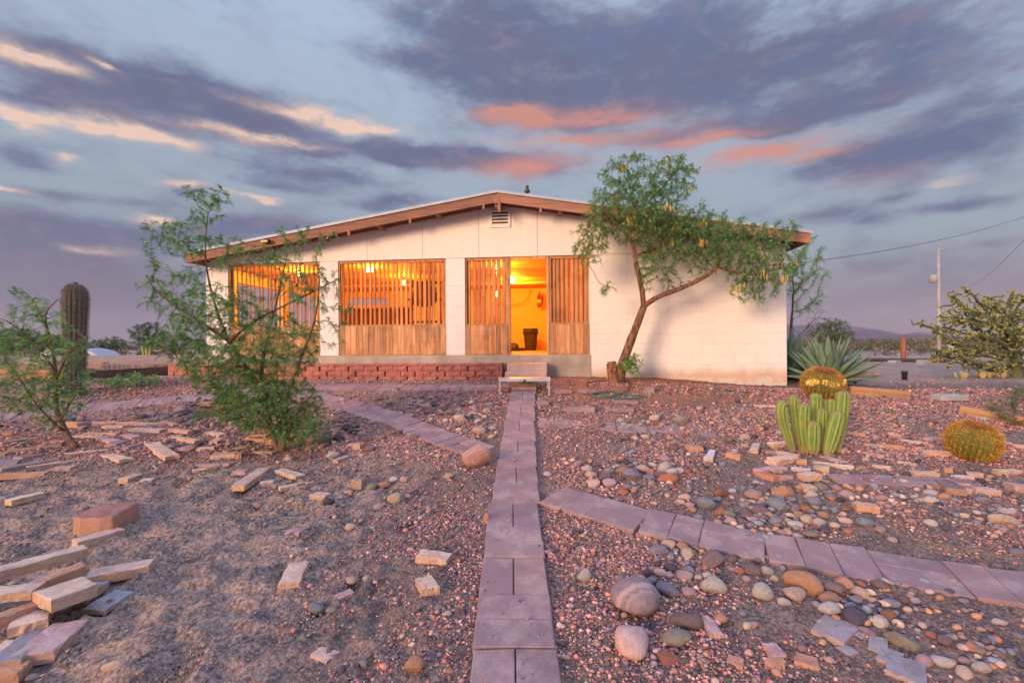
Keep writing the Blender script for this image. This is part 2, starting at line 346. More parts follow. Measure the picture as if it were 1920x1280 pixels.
def paver_mat():
    m, t, b, o = new_mat('paver'); v = t.node('ShaderNodeTexCoord').outputs['Object']
    isl = t.node('ShaderNodeNewGeometry').outputs['Random Per Island']; n = t.noise(v, 130, 4, .75); n2 = t.noise(v, 5, 6, .65); n3 = t.noise(v, 1.3, 5, .6)
    c = t.ramp(isl, [(0,(.34,.205,.20)),(.3,(.29,.205,.215)),(.6,(.37,.23,.21)),(1,(.27,.19,.20))])
    c = t.mix(t.ss(n2, .45, .62, 0, .65), c, (.46,.34,.30)); c = t.mix(t.ss(n3, .5, .62, 0, .5), c, (.22,.14,.145)); c = t.mix(t.ss(n, .55, .72, 0, .5), c, (.13,.09,.095)); c = t.mix(t.ss(n, .42, .3, 0, .4), c, (.48,.33,.31))
    t.put(b.inputs['Base Color'], c); b.inputs['Roughness'].default_value = .9; b.inputs['Specular IOR Level'].default_value = .2
    t.put(b.inputs['Normal'], t.bump(n, .7, .006)); return m
M_GROUND = ground_mat(); M_PAVER = paver_mat()
def block_mat(name, c1, stain, interior=False):
    m, t, b, o = new_mat(name); v = t.node('ShaderNodeTexCoord').outputs['Object']; x, y, z = t.sep(v)
    h = t.m('ADD', x, y)
    br = t.node('ShaderNodeTexBrick'); t.put(br.inputs['Vector'], t.comb(t.m('ADD', h, 20.03), t.m('ADD', z, -1.302+4.064), 0))
    br.inputs['Scale'].default_value = 1; br.inputs['Brick Width'].default_value = .4064; br.inputs['Row Height'].default_value = .2032
    br.inputs['Mortar Size'].default_value = .005; br.inputs['Mortar Smooth'].default_value = .6; br.offset = .5
    n = t.noise(v, 1.7, 5, .6); n2 = t.noise(v, 60, 5, .7)
    pt = t.ss(t.noise(v, 3.1, 3), .40, .55, .12, .75)           # paint has filled some joints
    mort = t.m('MULTIPLY', br.outputs['Fac'], pt)
    c = t.mix(t.ss(n, .4, .7, 0, .5), c1, tuple(q*.88 for q in c1))
    c = t.mix(t.m('MULTIPLY', mort, .42), c, tuple(q*.5 for q in c1))
    if stain:
        zz = t.m('ADD', z, t.m('MULTIPLY', t.m('SUBTRACT', t.noise(t.scale(v, (1,1,.5)), 3.5, 6, .6), .5), .30))
        c = t.mix(t.ss(zz, 1.10, .84, 0, .8), c, (.58,.38,.26))
        c = t.mix(t.m('MULTIPLY', t.ss(zz, .86, .80), t.ss(t.noise(v, 7, 4), .42, .56)), c, (.62,.58,.53))
    t.put(b.inputs['Base Color'], c); b.inputs['Roughness'].default_value = .7; b.inputs['Specular IOR Level'].default_value = .25
    hh = t.m('ADD', t.m('MULTIPLY', mort, -1), t.m('MULTIPLY', n2, .35))
    t.put(b.inputs['Normal'], t.bump(hh, .55, .007)); return m
M_BLOCK = block_mat('painted_block', (.85,.80,.765), True); M_BLOCKIN = block_mat('inner_block', (.80,.52,.22), False)
def siding_mat():
    m, t, b, o = new_mat('siding'); v = t.node('ShaderNodeTexCoord').outputs['Object']; x, y, z = t.sep(v)
    fr = t.m('FRACT', t.m('DIVIDE', t.m('ADD', x, 20.32-.02), .2032)); gr = t.m('MULTIPLY', t.ss(t.m('ABSOLUTE', t.m('SUBTRACT', fr, .5)), .48, .5), 1)
    n = t.noise(t.scale(v, (30,30,1.5)), 1.5, 5); n2 = t.noise(v, 1.5, 4)
    c = t.mix(t.ss(n2, .4, .7, 0, .4), (.86,.80,.755), (.77,.70,.65)); c = t.mix(t.m('MULTIPLY', gr, .22), c, (.38,.30,.25))
    c = t.mix(t.ss(n, .55, .75, 0, .2), c, (.66,.55,.46))
    t.put(b.inputs['Base Color'], c); b.inputs['Roughness'].default_value = .7; b.inputs['Specular IOR Level'].default_value = .25
    t.put(b.inputs['Normal'], t.bump(t.m('SUBTRACT', t.m('MULTIPLY', n, .2), gr), .4, .004)); return m
M_SIDING = siding_mat()
M_SLAT = wood('slat_wood', (.58,.31,.145), (.40,.19,.085), (.22,.10,.045))
M_PLANK = wood('plank_wood', (.68,.38,.19), (.42,.21,.10), (.22,.115,.065))
M_FASCIA = wood('fascia_wood', (.40,.20,.13), (.24,.13,.095), (.42,.20,.11), 'X')
M_TIMBER = wood('timber', (.58,.33,.18), (.36,.20,.11), (.20,.125,.08), 'X')
M_TIE = wood('creosote_timber', (.085,.06,.055), (.05,.036,.034), (.13,.09,.07), 'X')
M_POST = wood('post_wood', (.42,.16,.08), (.25,.10,.055), None, 'Z')
M_WHITE = simple('white_metal', (.46,.51,.60), (.38,.43,.50), 5, .5, .1)
M_CONC = simple('concrete', (.50,.425,.35), (.37,.31,.26), 2.5, .9, .5, 50, .006)
M_CONCL = simple('pale_concrete', (.42,.41,.41), (.33,.32,.32), 3, .9, .4)
M_STEP = simple('step_concrete', (.62,.45,.37), (.52,.37,.30), 5, .9, .5, 60)
M_REDBLOCK = simple('red_split_block', (.56,.21,.165), (.40,.145,.12), 9, .9, 1, 28, .03)
M_ALU = simple('aluminium', (.62,.61,.58), (.45,.43,.40), 12, .38, .1, metal=.7)
M_DARKMET = simple('dark_metal', (.07,.065,.06), (.10,.09,.08), 9, .5, .1, metal=.5)
M_BLACK = simple('black_plastic', (.022,.022,.025), (.035,.035,.035), 9, .45, .05)
M_BARK = simple('bark', (.26,.15,.10), (.13,.085,.065), 14, .95, 1, 30, .02, stretch=(3,3,.7))
M_BARKR = simple('reddish_bark', (.44,.21,.12), (.13,.08,.06), 5, .95, 1, 14, .06, stretch=(5,5,1.3), lo=.36, hi=.64)
M_LEAF = attr_mat('leaves', .55, .45, .2, .35, 30, 0)
M_GRAVEL = attr_mat('gravel', .85)
# ---------------------------------------------------------------- the ground, one sheet out to the horizon
def ground():
    xs = np.concatenate([-np.geomspace(4000, 9.2, 40), np.arange(-9, 9.001, .026), np.geomspace(9.2, 4000, 40)])
    ys = np.concatenate([[-400,-60,-10,-2,0,.6], np.arange(1.0, 10.6, .024), np.geomspace(10.65, 9000, 90)])
    X, Y = np.meshgrid(xs, ys); Z = gz(X, Y)
    far = sst(np.hypot(X, Y), 60, 300); Z = Z*(1-far)+.6*far
    V = np.stack([X.ravel(), Y.ravel(), Z.ravel()], 1); nx = len(xs); ny = len(ys)
    i = (np.arange(ny-1)[:, None]*nx+np.arange(nx-1)[None]).ravel()
    Fc = np.stack([i, i+1, i+nx+1, i+nx], 1)
    o = npobj('ground', npmesh('ground', V, Fc, M_GROUND, smooth=True)); tag(o, kind='structure')
ground()
# ---------------------------------------------------------------- house
H = empty('house', (0, D0, 0), 'low white block house with a wide gable roof and lit slatted porch', 'house', rz=-PSI)
UL, UR = -6.69, 5.315; ZF, ZT = 1.302, 3.293; RU = -.225
def rz_(u):
    return 4.485-(.168 if u > RU else .157)*abs(u-RU)
bays = [(toU(428), toU(600)), (toU(634.5), toU(836.5)), (toU(872), toU(1105.5))]
door = (toU(957), toU(1025))
NB = 5.3
for a, b, z in ((UL, bays[0][0], ZF), (bays[0][1], bays[1][0], ZF), (bays[1][1], bays[2][0], ZF)):
    m = MB(); m.box((a, 0, z), (b, .2, ZT)); m.obj('block_pier', M_BLOCK, H)
m = MB(); m.box((bays[2][1], 0, .5), (UR, .2, ZT)); m.obj('front_wall', M_BLOCK, H)
m = MB(); m.box((UR-.2, .2, .5), (UR, NB+.2, ZT)); m.obj('side_wall', M_BLOCK, H)
m = MB()
m.box((UL, .2, ZF), (UL+.2, NB+.2, 1.95)); m.box((UL, .2, 3.0), (UL+.2, NB+.2, ZT)); m.box((UL, .2, 1.95), (UL+.2, .7, 3.0)); m.box((UL, 4.6, 1.95), (UL+.2, NB+.2, 3.0)); m.box((UL, 2.6, 1.95), (UL+.2, 2.8, 3.0))
m.obj('side_wall', M_BLOCKIN, H)
m = MB()
bo = (-6.0, -4.6); m.box((UL+.2, NB, ZF), (bo[0], NB+.2, ZT)); m.box((bo[0], NB, ZF), (bo[1], NB+.2, 2.80)); m.box((bo[0], NB, 3.05), (bo[1], NB+.2, ZT)); m.box((bo[1], NB, ZF), (UR-.2, NB+.2, ZT))
m.obj('back_wall', M_BLOCKIN, H)
m = MB(); m.box((2.3, .2, ZF), (2.5, NB, ZT)); m.obj('inner_wall', M_BLOCKIN, H)
m = MB(); m.box((UL-.02, -.02, .5), (bays[2][1]+.02, NB+.22, ZF-.002)); m.obj('foundation_slab', M_CONC, H, bevel=.01)
# gable siding in 1.22 m sheets
seams = sorted([toU(p) for p in (588.4, 689.4, 793.4, 899, 1008.75)])
st = [seams[0]-1.22*k for k in (3, 2, 1)]+seams+[seams[-1]+1.22*k for k in (1, 2, 3)]
st = [UL]+[s for s in st if UL+.1 < s < UR-.1]+[UR]
m = MB()
def wallprof(a, b, z0, drop, n0, n1, m):
    us = [a, b] if not (a < RU < b) else [a, RU, b]
    top = [(u, rz_(u)-drop) for u in us]; poly = [(a, z0), (b, z0)]+top[::-1]
    k = len(poly); v = [(u, n0, z) for u, z in poly]+[(u, n1, z) for u, z in poly]
    m.add(v, [tuple(range(k)), tuple(range(k, 2*k))[::-1]]+[((i+1) % k, i, k+i, k+(i+1) % k) for i in range(k)])
for a, b in zip(st[:-1], st[1:]): wallprof(a+.004, b-.004, ZT+.006, .09, -.012, .02, m)
m.obj('gable_siding', M_SIDING, H)
m = MB(); wallprof(UL+.005, UR-.005, ZT+.002, .10, .021, .16, m); m.obj('gable_backing', M_FASCIA, H)
# roof
m = MB(); LU, RE = -6.74, 5.51
def strip(m, n0, n1, top, bot, a=LU, b=RE):
    for x0, x1 in ((a, min(b, RU)), (max(a, RU), b)):
        if x1-x0 < .01: continue
        v = [(x0,n0,rz_(x0)-bot),(x1,n0,rz_(x1)-bot),(x1,n1,rz_(x1)-bot),(x0,n1,rz_(x0)-bot),(x0,n0,rz_(x0)-top),(x1,n0,rz_(x1)-top),(x1,n1,rz_(x1)-top),(x0,n1,rz_(x0)-top)]
        m.add(v, [(0,3,2,1),(4,5,6,7),(0,1,5,4),(1,2,6,5),(2,3,7,6),(3,0,4,7)])
strip(m, -.50, NB+.6, -.012, .03); roof = m.obj('roof', simple('roof_sheet', (.42,.42,.44), None, 3, .6), H)
m = MB(); strip(m, -.53, -.502, -.015, .038, LU-.03, RE+.03); m.obj('drip_edge', M_WHITE, roof)
m = MB(); strip(m, -.5, -.46, .042, .215); m.obj('fascia', M_FASCIA, roof, bevel=.004)
m = MB(); strip(m, -.459, NB+.5, .032, .058); m.obj('roof_deck', M_FASCIA, roof)
m = MB(); strip(m, -.055, -.013, .06, .15); m.obj('frieze_board', M_FASCIA, roof)
for a in (LU, RE-.035): m = MB(); m.box((a, -.459, min(rz_(a), rz_(a+.035))-.20), (a+.035, NB+.4, min(rz_(a), rz_(a+.035))-.06)); m.obj('eave_board', M_FASCIA, roof)
for u in [RU]+[RU+s*1.22*k for s in (-1, 1) for k in range(1, 6)]:
    if LU+.2 < u < RE-.2:
        m = MB(); z = rz_(u)
        hh = .30 if u == RU else .20
        m.box((u-.045, -.455, z-hh), (u+.045, -.056, z-.075)); m.obj('rafter_end', M_FASCIA, roof, bevel=.004)
m = MB(); z = rz_(RU); m.box((RU-.06, -.512, z-.24), (RU+.06, -.501, z-.10)); m.box((RU+.02, -.508, z-.40), (RU+.07, -.46, z-.24)); m.obj('ridge_bracket', M_FASCIA, roof)
for px in (908, 1015, 1150, 770, 655):
    u = toU(px, .5); m = MB(); m.box((u-.02, -.508, rz_(u)-.30), (u+.02, -.4605, rz_(u)-.19)); m.obj('fascia_clip', M_FASCIA, roof)
# gable vent
vu0, vu1 = toU(920.5), toU(958.5); vz0, vz1 = W(939, 426.5, D0)[2], W(939, 393.5, D0)[2]
m = MB(); t_ = .045
m.box((vu0, -.04, vz0), (vu0+t_, -.0125, vz1)); m.box((vu1-t_, -.04, vz0), (vu1, -.0125, vz1)); m.box((vu0+t_, -.04, vz0), (vu1-t_, -.0125, vz0+t_)); m.box((vu0+t_, -.04, vz1-t_), (vu1-t_, -.0125, vz1))
vent = m.obj('gable_vent', M_SIDING, H)
m = MB(); m.box((vu0+t_, -.016, vz0+t_), (vu1-t_, -.0125, vz1-t_)); m.obj('vent_shade_sheet', M_BLACK, vent)  # black sheet on the siding, painted shade for the gaps between louvres
m = MB(); hz = (vz1-vz0-2*t_)/4
for i in range(4):
    zb = vz0+t_+i*hz; m.add([(vu0+t_,-.036,zb),(vu1-t_,-.036,zb),(vu1-t_,-.018,zb+hz*.55),(vu0+t_,-.018,zb+hz*.55),(vu0+t_,-.032,zb),(vu1-t_,-.032,zb),(vu1-t_,-.0165,zb+hz*.5),(vu0+t_,-.0165,zb+hz*.5)], [(0,1,2,3),(4,7,6,5),(0,4,5,1),(3,2,6,7)])
m.obj('louvre', M_SIDING, vent)
# slatted screens
def screen(a, b, name='slat_screen', deg=46):
    m = MB(); n0, n1 = .03, .12; zr = 1.915; j = .045
    m.box((a, n0, ZT-.05), (b, n1, ZT-.001)); m.box((a, n0, zr-.02), (b, n1, zr+.03)); m.box((a, n0, ZF), (b, n1, ZF+.035))
    m.box((a, n0-.004, ZF+.035), (a+j, n1, zr-.02)); m.box((b-j, n0-.004, ZF+.035), (b, n1, zr-.02))
    m.box((a, n0-.004, zr+.03), (a+j*.7, n1, ZT-.05)); m.box((b-j*.7, n0-.004, zr+.03), (b, n1, ZT-.05))
    th = R(deg); L = .099; T = .019; k = max(2, round((b-a-2*j*.7)/.097)); pitch = (b-a-1.4*j)/k
    for i in range(k):
        uc = a+j*.7+pitch*(i+.5); q = th+R(random.uniform(-1.2, 1.2))
        M = Matrix.Translation((uc, n0+.05, 0)) @ Matrix.Rotation(q, 4, 'Z') @ Matrix.Rotation(R(random.uniform(-.25, .25)), 4, 'Y')
        m.box((-T/2, -L/2, zr+.03), (T/2, L/2, ZT-.051), M)
    s = m.obj(name, M_SLAT, H)
    m = MB(); k = max(2, round((b-a)/.128)); ww = (b-a-.012)/k
    for i in range(k):
        u0 = a+.006+ww*i; d = random.uniform(0, .006)
        m.box((u0+.0045, n0-.016-d, ZF+.012+random.uniform(0, .008)), (u0+ww-.0045, n0-.006-d*.3, zr-.004))
    m.obj('plank_panel', M_PLANK, s, bevel=.002)
    return s
screen(*bays[0]); screen(*bays[1]); screen(bays[2][0], door[0]-.055, deg=54); screen(door[1]+.055, bays[2][1], deg=54)
m = MB()
m.box((door[0]-.054, .01, ZF), (door[0], .15, ZT-.002)); m.box((door[1], .01, ZF), (door[1]+.054, .15, ZT-.002)); m.box((door[0]+.0, .012, ZT-.04), (door[1], .148, ZT-.002))
m.obj('door_frame', M_PLANK, H, bevel=.003)
# porch room
M_CEIL = wood('ceiling_wood', (.55,.34,.17), (.42,.24,.11), None, 'X')
m = MB(); w_ = .14; n = .21
while n < NB:
    m.box((UL+.2, n, 3.265), (2.3, min(n+w_-.005, NB), 3.28)); n += w_
ceil = m.obj('porch_ceiling', M_CEIL, H)
for n in (3.6,):
    m = MB(); m.box((UL+.2, n, 3.19), (2.3, n+.06, 3.264)); m.obj('ceiling_beam', M_CEIL, ceil)
m = MB(); m.box((UL+.2, .2, ZF-.001), (2.3, NB, ZF+.004)); m.obj('porch_floor', M_CONC, H)
m = MB(); m.box((LU+.1, .17, 3.2945), (RE-.2, NB+.2, 3.33)); m.obj('attic_floor', M_CEIL, H)
def HL(u, n, z): return FW(u, n, z)
M_BULB = emis('bulb_glow', (1, .66, .20), 30)
def point(loc, e, name, parent, r=.05, col=(1,.27,.015)):
    l = bpy.data.lights.new(name, 'POINT'); l.energy = e; l.color = col; l.shadow_soft_size = r
    o = bpy.data.objects.new(name, l); COL.objects.link(o); o.location = loc; o.parent = parent; return o
def lamp(px, py, D, cz, label, e, cord=True, br=.05, cat='lamp', group=None, name='pendant_lamp'):
    p = W(px, py, D); root = empty(name, p, label, cat, group)
    m = MB(); m.lathe([(.001,-.07),(br*.75,-.055),(br,-.02),(br*.8,.02),(br*.4,.045)], k=12); m.obj('bulb', M_BULB, root, True)
    m = MB(); m.lathe([(br*.5,.046),(br*.6,.05),(br*.55,.10),(.008,.115)], k=12); m.obj('lamp_socket', M_DARKMET, root)
    if cord: m = MB(); m.tube([(0,0,.11),(0,0,max(.12, cz-p.z))], .004, 5); m.obj('cord', M_BLACK, root)
    point((0,-.02,-.12), e, 'lamp_light', root)
lamp(689, 504, 10.25, 3.2, 'glowing bulb behind the second slatted bay, left one of the close pair', 85)
lamp(699, 504, 10.35, 3.2, 'glowing bulb behind the second slatted bay, right one of the close pair', 85)
lamp(758, 529, 11.9, 3.2, 'single glowing bulb hanging lower, before the dark rack on the porch', 210)
lamp(932, 500, 10.2, 3.2, 'upper glowing bulb seen between slats just left of the open doorway', 150)
lamp(931, 550, 10.2, 3.1, 'lower glowing bulb seen between slats just left of the open doorway', 90)
lamp(961, 525, 12.5, 3.2, 'round ceiling lamp at the left edge of the open doorway', 300, True, .07, name='ceiling_lamp')
lamp(560, 512, 10.8, 3.2, 'glowing porch bulb behind the leftmost slatted bay and shrub', 190)
# things on the porch
p = W(995, 655.5, 14.0); tc_ = empty('trash_can', (p.x, p.y, ZF+.005), 'dark plastic trash can with black liner inside the open doorway', 'trash can')
m = MB(); m.lathe([(.17,0),(.175,.02),(.215,.56),(.215,.565)], k=24); m.obj('bin_body', simple('dark_bin', (.05,.035,.03), None, 5, .5), tc_, True)
m = MB(); m.lathe([(.222,.50),(.232,.53),(.228,.60),(.236,.64),(.225,.665),(.20,.66),(.19,.55)], k=24)
for i in range(14):
    a = i*.45+random.random()*.2; m.tube([(.228*math.cos(a),.228*math.sin(a),.54),(.24*math.cos(a),.24*math.sin(a),.50-random.random()*.06)], [.02,.004], 5)
m.obj('bin_liner', M_BLACK, tc_, True)
p = W(1011.5, 575, 14.35); fe = empty('fire_extinguisher', (p.x, p.y, p.z), 'red fire extinguisher hung on the orange wall inside the doorway', 'fire extinguisher')
m = MB(); m.lathe([(.03,-.02),(.068,0),(.072,.03),(.072,.29),(.055,.345),(.025,.37),(.022,.40)], k=18); m.obj('cylinder', simple('red_paint', (.60,.03,.02), None, 5, .35, 0), fe, True)
m = MB(); m.box((-.015,-.06,.40), (.015,.03,.425)); m.box((-.012,-.085,.43), (.012,.02,.45)); m.obj('handle', M_BLACK, fe)
m = MB(); m.tube([(.02,0,.40),(.085,0,.38),(.105,0,.25),(.09,0,.10)], .012, 6); m.obj('hose', M_BLACK, fe, True)
m = MB(); m.lathe([(.0735,.12),(.0735,.22)], k=18); m.obj('label_band', simple('cream_label', (.7,.65,.5)), fe, True)
m = MB(); pts = [W(x, y, 14.55) for x, y in ((958,536),(975,536),(994,534),(995,545),(988,561),(975,570),(958,574))]; m.tube(pts, .008, 6)
tag(m.obj('wall_cable', M_BLACK, None, True), 'thin dark cable looping down the orange wall inside the doorway', 'cable')
p = W(963, 654, 13.2); m = MB(); m.lathe([(.12,0),(.16,.05),(.15,.16),(.09,.22),(.02,.24)], (p.x, p.y, ZF+.005), 14); m.tube([(p.x+.1,p.y-.05,ZF+.05),(p.x+.26,p.y-.05,ZF+.06),(p.x+.36,p.y-.05,ZF+.03)], [.05,.05,.02], 8)
tag(m.obj('dark_bag', M_BLACK, None, True), 'low dark bag on the floor at the left side of the doorway', 'bag')
# dark counter and rack behind the second bay
M_DARKWOOD = wood('dark_furniture', (.05,.025,.018), (.03,.016,.012), None, 'X')
r = empty('porch_counter', HL(-3.75, 2.0, ZF+.005), 'long dark counter with a red wooden ledge behind the second slatted bay', 'counter', rz=-PSI)
m = MB(); m.box((-.85,0,0), (.85,.5,1.13)); m.box((-.8,-.012,.08), (-.02,-.001,1.05)); m.box((.02,-.012,.08), (.8,-.001,1.05)); m.obj('counter_body', M_DARKWOOD, r, bevel=.005)
m = MB(); m.box((-.9,-.06,1.131), (.9,.56,1.175)); m.obj('counter_top', M_POST, r, bevel=.005)
r = empty('porch_rack', HL(-2.35, 1.9, ZF+.005), 'tall dark rounded rack standing right of the counter on the porch', 'rack', rz=-PSI)
m = MB()
for x in (-.36, 0, .36): m.tube([(x,0,0),(x,0,1.6),(x*.9,.02,1.82)], .045, 8)
for z in (.25,.75,1.3,1.72): m.box((-.42,-.12,z), (.42,.16,z+.05))
m.box((-.3,0,.3), (.3,.03,.7)); m.obj('rack_frame', M_DARKWOOD, r, True)
m = MB(); m.lathe([(.05,0),(.28,.05),(.34,.3),(.28,.5),(.1,.58)], (-.05,.05,1.15), 16); m.obj('rack_bundle', M_DARKWOOD, r, True)
# fixtures on the house
p = FW(.25, 1.3, 4.4); r = empty('roof_vent_pipe', p, 'dark roof vent pipe with a round cap above the ridge', 'vent pipe')
m = MB(); m.lathe([(.022,-.05),(.018,.62)], k=12); m.obj('pipe', M_DARKMET, r, True)
m = MB(); m.lathe([(.03,.60),(.066,.62),(.068,.645),(.035,.70),(.03,.72),(.042,.75),(.03,.77),(.01,.78)], k=16); m.obj('cap', M_DARKMET, r, True)
p = W(503.5, 456, 9.45-.0+.1); r = empty('flood_light', FW(toU(503.5, .5), -.53, p.z), 'small black and yellow light fixed to the left fascia', 'light fixture', rz=-PSI)
m = MB(); m.box((-.08,-.09,-.03), (.08,0,.04)); m.obj('housing', M_BLACK, r, bevel=.01)
m = MB(); m.box((-.07,-.096,-.025), (.07,-.0905,.01)); m.obj('lens', simple('yellow_lens', (.75,.60,.08), None, 5, .4), r)
# ---------------------------------------------------------------- retaining wall of split-face blocks
def blockwall():
    m = MB(); pl = []
    uL, uR = -7.05, toU(935, .6)
    L = uR-uL; path = lambda s: (uL+s, -.62+(.16*sst(s, L-.5, L)))     # curls back at the right end
    def blk(s0, s1, z0, z1, dep, rough):
        a = path(s0); b = path(s1); d = Vector((b[0]-a[0], b[1]-a[1], 0)).normalized(); nrm = Vector((d.y, -d.x, 0))
        P = []; k = 5; kz = 3
        for j in range(kz):
            for i in range(k):
                s = i/(k-1); z = z0+(z1-z0)*j/(kz-1); q = Vector((a[0]+(b[0]-a[0])*s, a[1]+(b[1]-a[1])*s, z))
                edge = (i in (0, k-1)) or (j in (0, kz-1))
                P.append(q+nrm*((-.002 if edge else .012)+random.uniform(-1, 1)*rough))
        for j in range(kz):
            for i in (0, k-1):
                q = P[j*k+i]; P.append(Vector((q.x, q.y, q.z))-nrm*dep)
        F_ = [(j*k+i, j*k+i+1, (j+1)*k+i+1, (j+1)*k+i) for j in range(kz-1) for i in range(k-1)]
        o_ = k*kz
        for j in range(kz-1):
            F_ += [(j*k, (j+1)*k, o_+2*(j+1), o_+2*j), (j*k+k-1, o_+2*j+1, o_+2*(j+1)+1, (j+1)*k+k-1)]
        t0 = (kz-1)*k; F_ += [tuple(range(t0, t0+k))+(o_+2*(kz-1)+1, o_+2*(kz-1))]
        m.add([tuple(q) for q in P], F_)
    zc = 1.150
    bl = .2985
    for row in range(4):
        z1 = zc-.05-row*.1016; z0 = z1-.1; off = (row % 2)*bl/2; s = -off
        while s < L:
            a, b = max(s, 0), min(s+bl-(.035 if (row+int(s/bl)) % 2 else .012), L)
            if b-a > .05: blk(a, b, z0+.001, z1, .24, .004)
            s += bl
    s = -.07
    while s < L:
        a, b = max(s, 0), min(s+bl-.004, L)
        if b-a > .04: blk(a, b, zc-.049, zc, .27, .003)
        s += bl
    # return at the right-hand end
    for row in range(4):
        z1 = zc-.05-row*.1016; m.box((uR+.003, -.46, z1-.1), (uR+.03+random.uniform(0, .015), -.06, z1))
    m.box((uR+.003, -.46, zc-.049), (uR+.03, -.06, zc))
    # solid core behind the split faces
    m.box((uL+.02, -.56, .6), (uR-.5, -.42, zc-.06))
    o = m.obj('retaining_wall', M_REDBLOCK, None); o.location = (0, D0, 0); o.rotation_euler = (0, 0, -PSI)
    tag(o, 'low retaining wall of rough red split-face blocks along the house front', 'wall')
blockwall()
# ---------------------------------------------------------------- steps and platform at the door
def wbox(name, px0, px1, y0, y1, z0, z1, mat, label, cat, bev=.01, parent=None, rz=0):
    x0 = ray(px0, 700)[0]*y0; x1 = ray(px1, 700)[0]*y0; c = Vector(((x0+x1)/2, y0, z0))
    m = MB(); m.box((x0-c.x, 0, 0), (x1-c.x, y1-y0, z1-z0)); o = m.obj(name, mat, parent, bevel=bev); o.location = c; o.rotation_euler = (0, 0, rz)
    if label: tag(o, label, cat)
    return o
wbox('concrete_step', 950.5, 1026, 9.03, 9.42, .70, 1.145, M_STEP, 'upper plain concrete step below the doorway', 'step', rz=-PSI*.3)
wbox('concrete_step', 946.5, 1025, 8.72, 9.02, .68, .985, M_STEP, 'lower plain concrete step behind the aluminium platform', 'step', rz=-PSI*.3)
z0 = .955; r = empty('work_platform', (0, 0, 0), 'aluminium folding work platform used as a step before the door', 'platform')
xa, xb = ray(935, 710)[0]*7.62, ray(1032, 710)[0]*7.62
m = MB(); ya, yb = 7.62, 8.02
k = 8
for i in range(k):
    y = ya+.03+(yb-ya-.06)*i/k; m.box((xa+.012, y, z0-.012), (xb-.012, y+(yb-ya-.06)/k-.008, z0+.002))
m.obj('deck', M_ALU, r)
m = MB(); m.box((xa+.01, ya, z0-.045), (xb-.01, ya+.028, z0-.004)); m.box((xa+.01, yb-.028, z0-.045), (xb-.01, yb, z0-.004)); m.obj('rail', M_WHITE, r, bevel=.003)
m = MB(); m.box((xa-.008, ya-.005, z0-.03), (xa+.0095, yb+.005, z0+.008)); m.box((xb-.0095, ya-.005, z0-.03), (xb+.008, yb+.005, z0+.008)); m.obj('end_cap', M_ALU, r, bevel=.003)
m = MB(); xm = (xa+xb)/2; m.box((xm-.022, ya-.004, z0-.05), (xm+.022, ya-.0005, z0-.015)); m.obj('latch', M_DARKMET, r)
for x in (xa+.02, xb-.02):
    for y in (ya+.02, yb-.02):
        g = float(gz(x, y)); m = MB(); m.tube([(x, y, z0-.045), (x, y, g+.004)], .009, 8); m.box((x-.016, y-.016, g-.003), (x+.016, y+.016, g+.01)); m.obj('leg', M_ALU, r)
# ---------------------------------------------------------------- paved paths
def slab(m, c, d, L, Wd, z, th=.05, tilt=.004, ch=.006):
    d = Vector((d[0], d[1], 0)).normalized(); q = Vector((-d.y, d.x, 0))
    a = random.uniform(-.012, .012); d, q = d*math.cos(a)+q*math.sin(a), q*math.cos(a)-d*math.sin(a)
    tx, ty = random.uniform(-tilt, tilt), random.uniform(-tilt, tilt); P = []; e = .3; z0 = float(gbase(c.x, c.y))
    def sl(v): return float(gbase(c.x+v.x*e, c.y+v.y*e)-gbase(c.x-v.x*e, c.y-v.y*e))/(2*e)
    sd_, sq_ = sl(d), sl(q)
    for s, dzz in ((0, -th), (0, -ch), (ch, 0)):
        for i, j in ((-1,-1),(1,-1),(1,1),(-1,1)):
            v = c+d*(i*(L/2-s))+q*(j*(Wd/2-s)); P.append((v.x, v.y, z+dzz+i*tx+j*ty+i*L/2*sd_+j*Wd/2*sq_))
    m.add(P, [(3,2,1,0),(8,9,10,11)]+[(r_*4+i, r_*4+(i+1) % 4, r_*4+4+(i+1) % 4, r_*4+4+i) for r_ in range(2) for i in range(4)])
pu = .2032
m = MB(); rows = 'PSSPSSPSSPSSPSSPSSPPSPPS'
# joints read off the picture (row, depth); S one paver across, P two side by side
y = 1.72; k = 0; seq = 'PSSPSSPSSPSPSSPSPSPPSP'
seq = 'SSPSSPSSPSSPSPSSPSPSPSSP'
y = 2.27
order = ['P',] ; ys = [(2.27-.406-.01, 'P')]
for ch in 'SSPSSPSSPSSPSSPSPSPSSPSPPSP':
    ys.append((y, ch)); y += (.4064 if ch == 'P' else pu)+.004
    if y > 7.7: break
prev = ys[0][0]-.62
ys = [(prev+.0, 'S'), (prev+.208, 'P')]+ys
for y, ch in ys:
    cx = float(pathx(y))+random.uniform(-.006, .006); gzz = float(gbase(cx, y))
    if ch == 'S': c = Vector((cx+random.uniform(-.008, .008), y+pu/2, 0)); slab(m, c, (1, 0), .408, pu, float(gbase(c.x, c.y))+.036)
    else:
        for s in (-1, 1):
            c = Vector((cx+s*.103, y+.2032, 0)); slab(m, c, (0, 1), .4064, .2, float(gbase(c.x, c.y))+.034+random.uniform(-.003, .003), .06)
slab(m, Vector((.20, 7.90, 0)), (1, 0), .41, .2, float(gbase(.2, 7.9))+.075, .07, .006)
tag(m.obj('garden_path', M_PAVER), kind='structure')
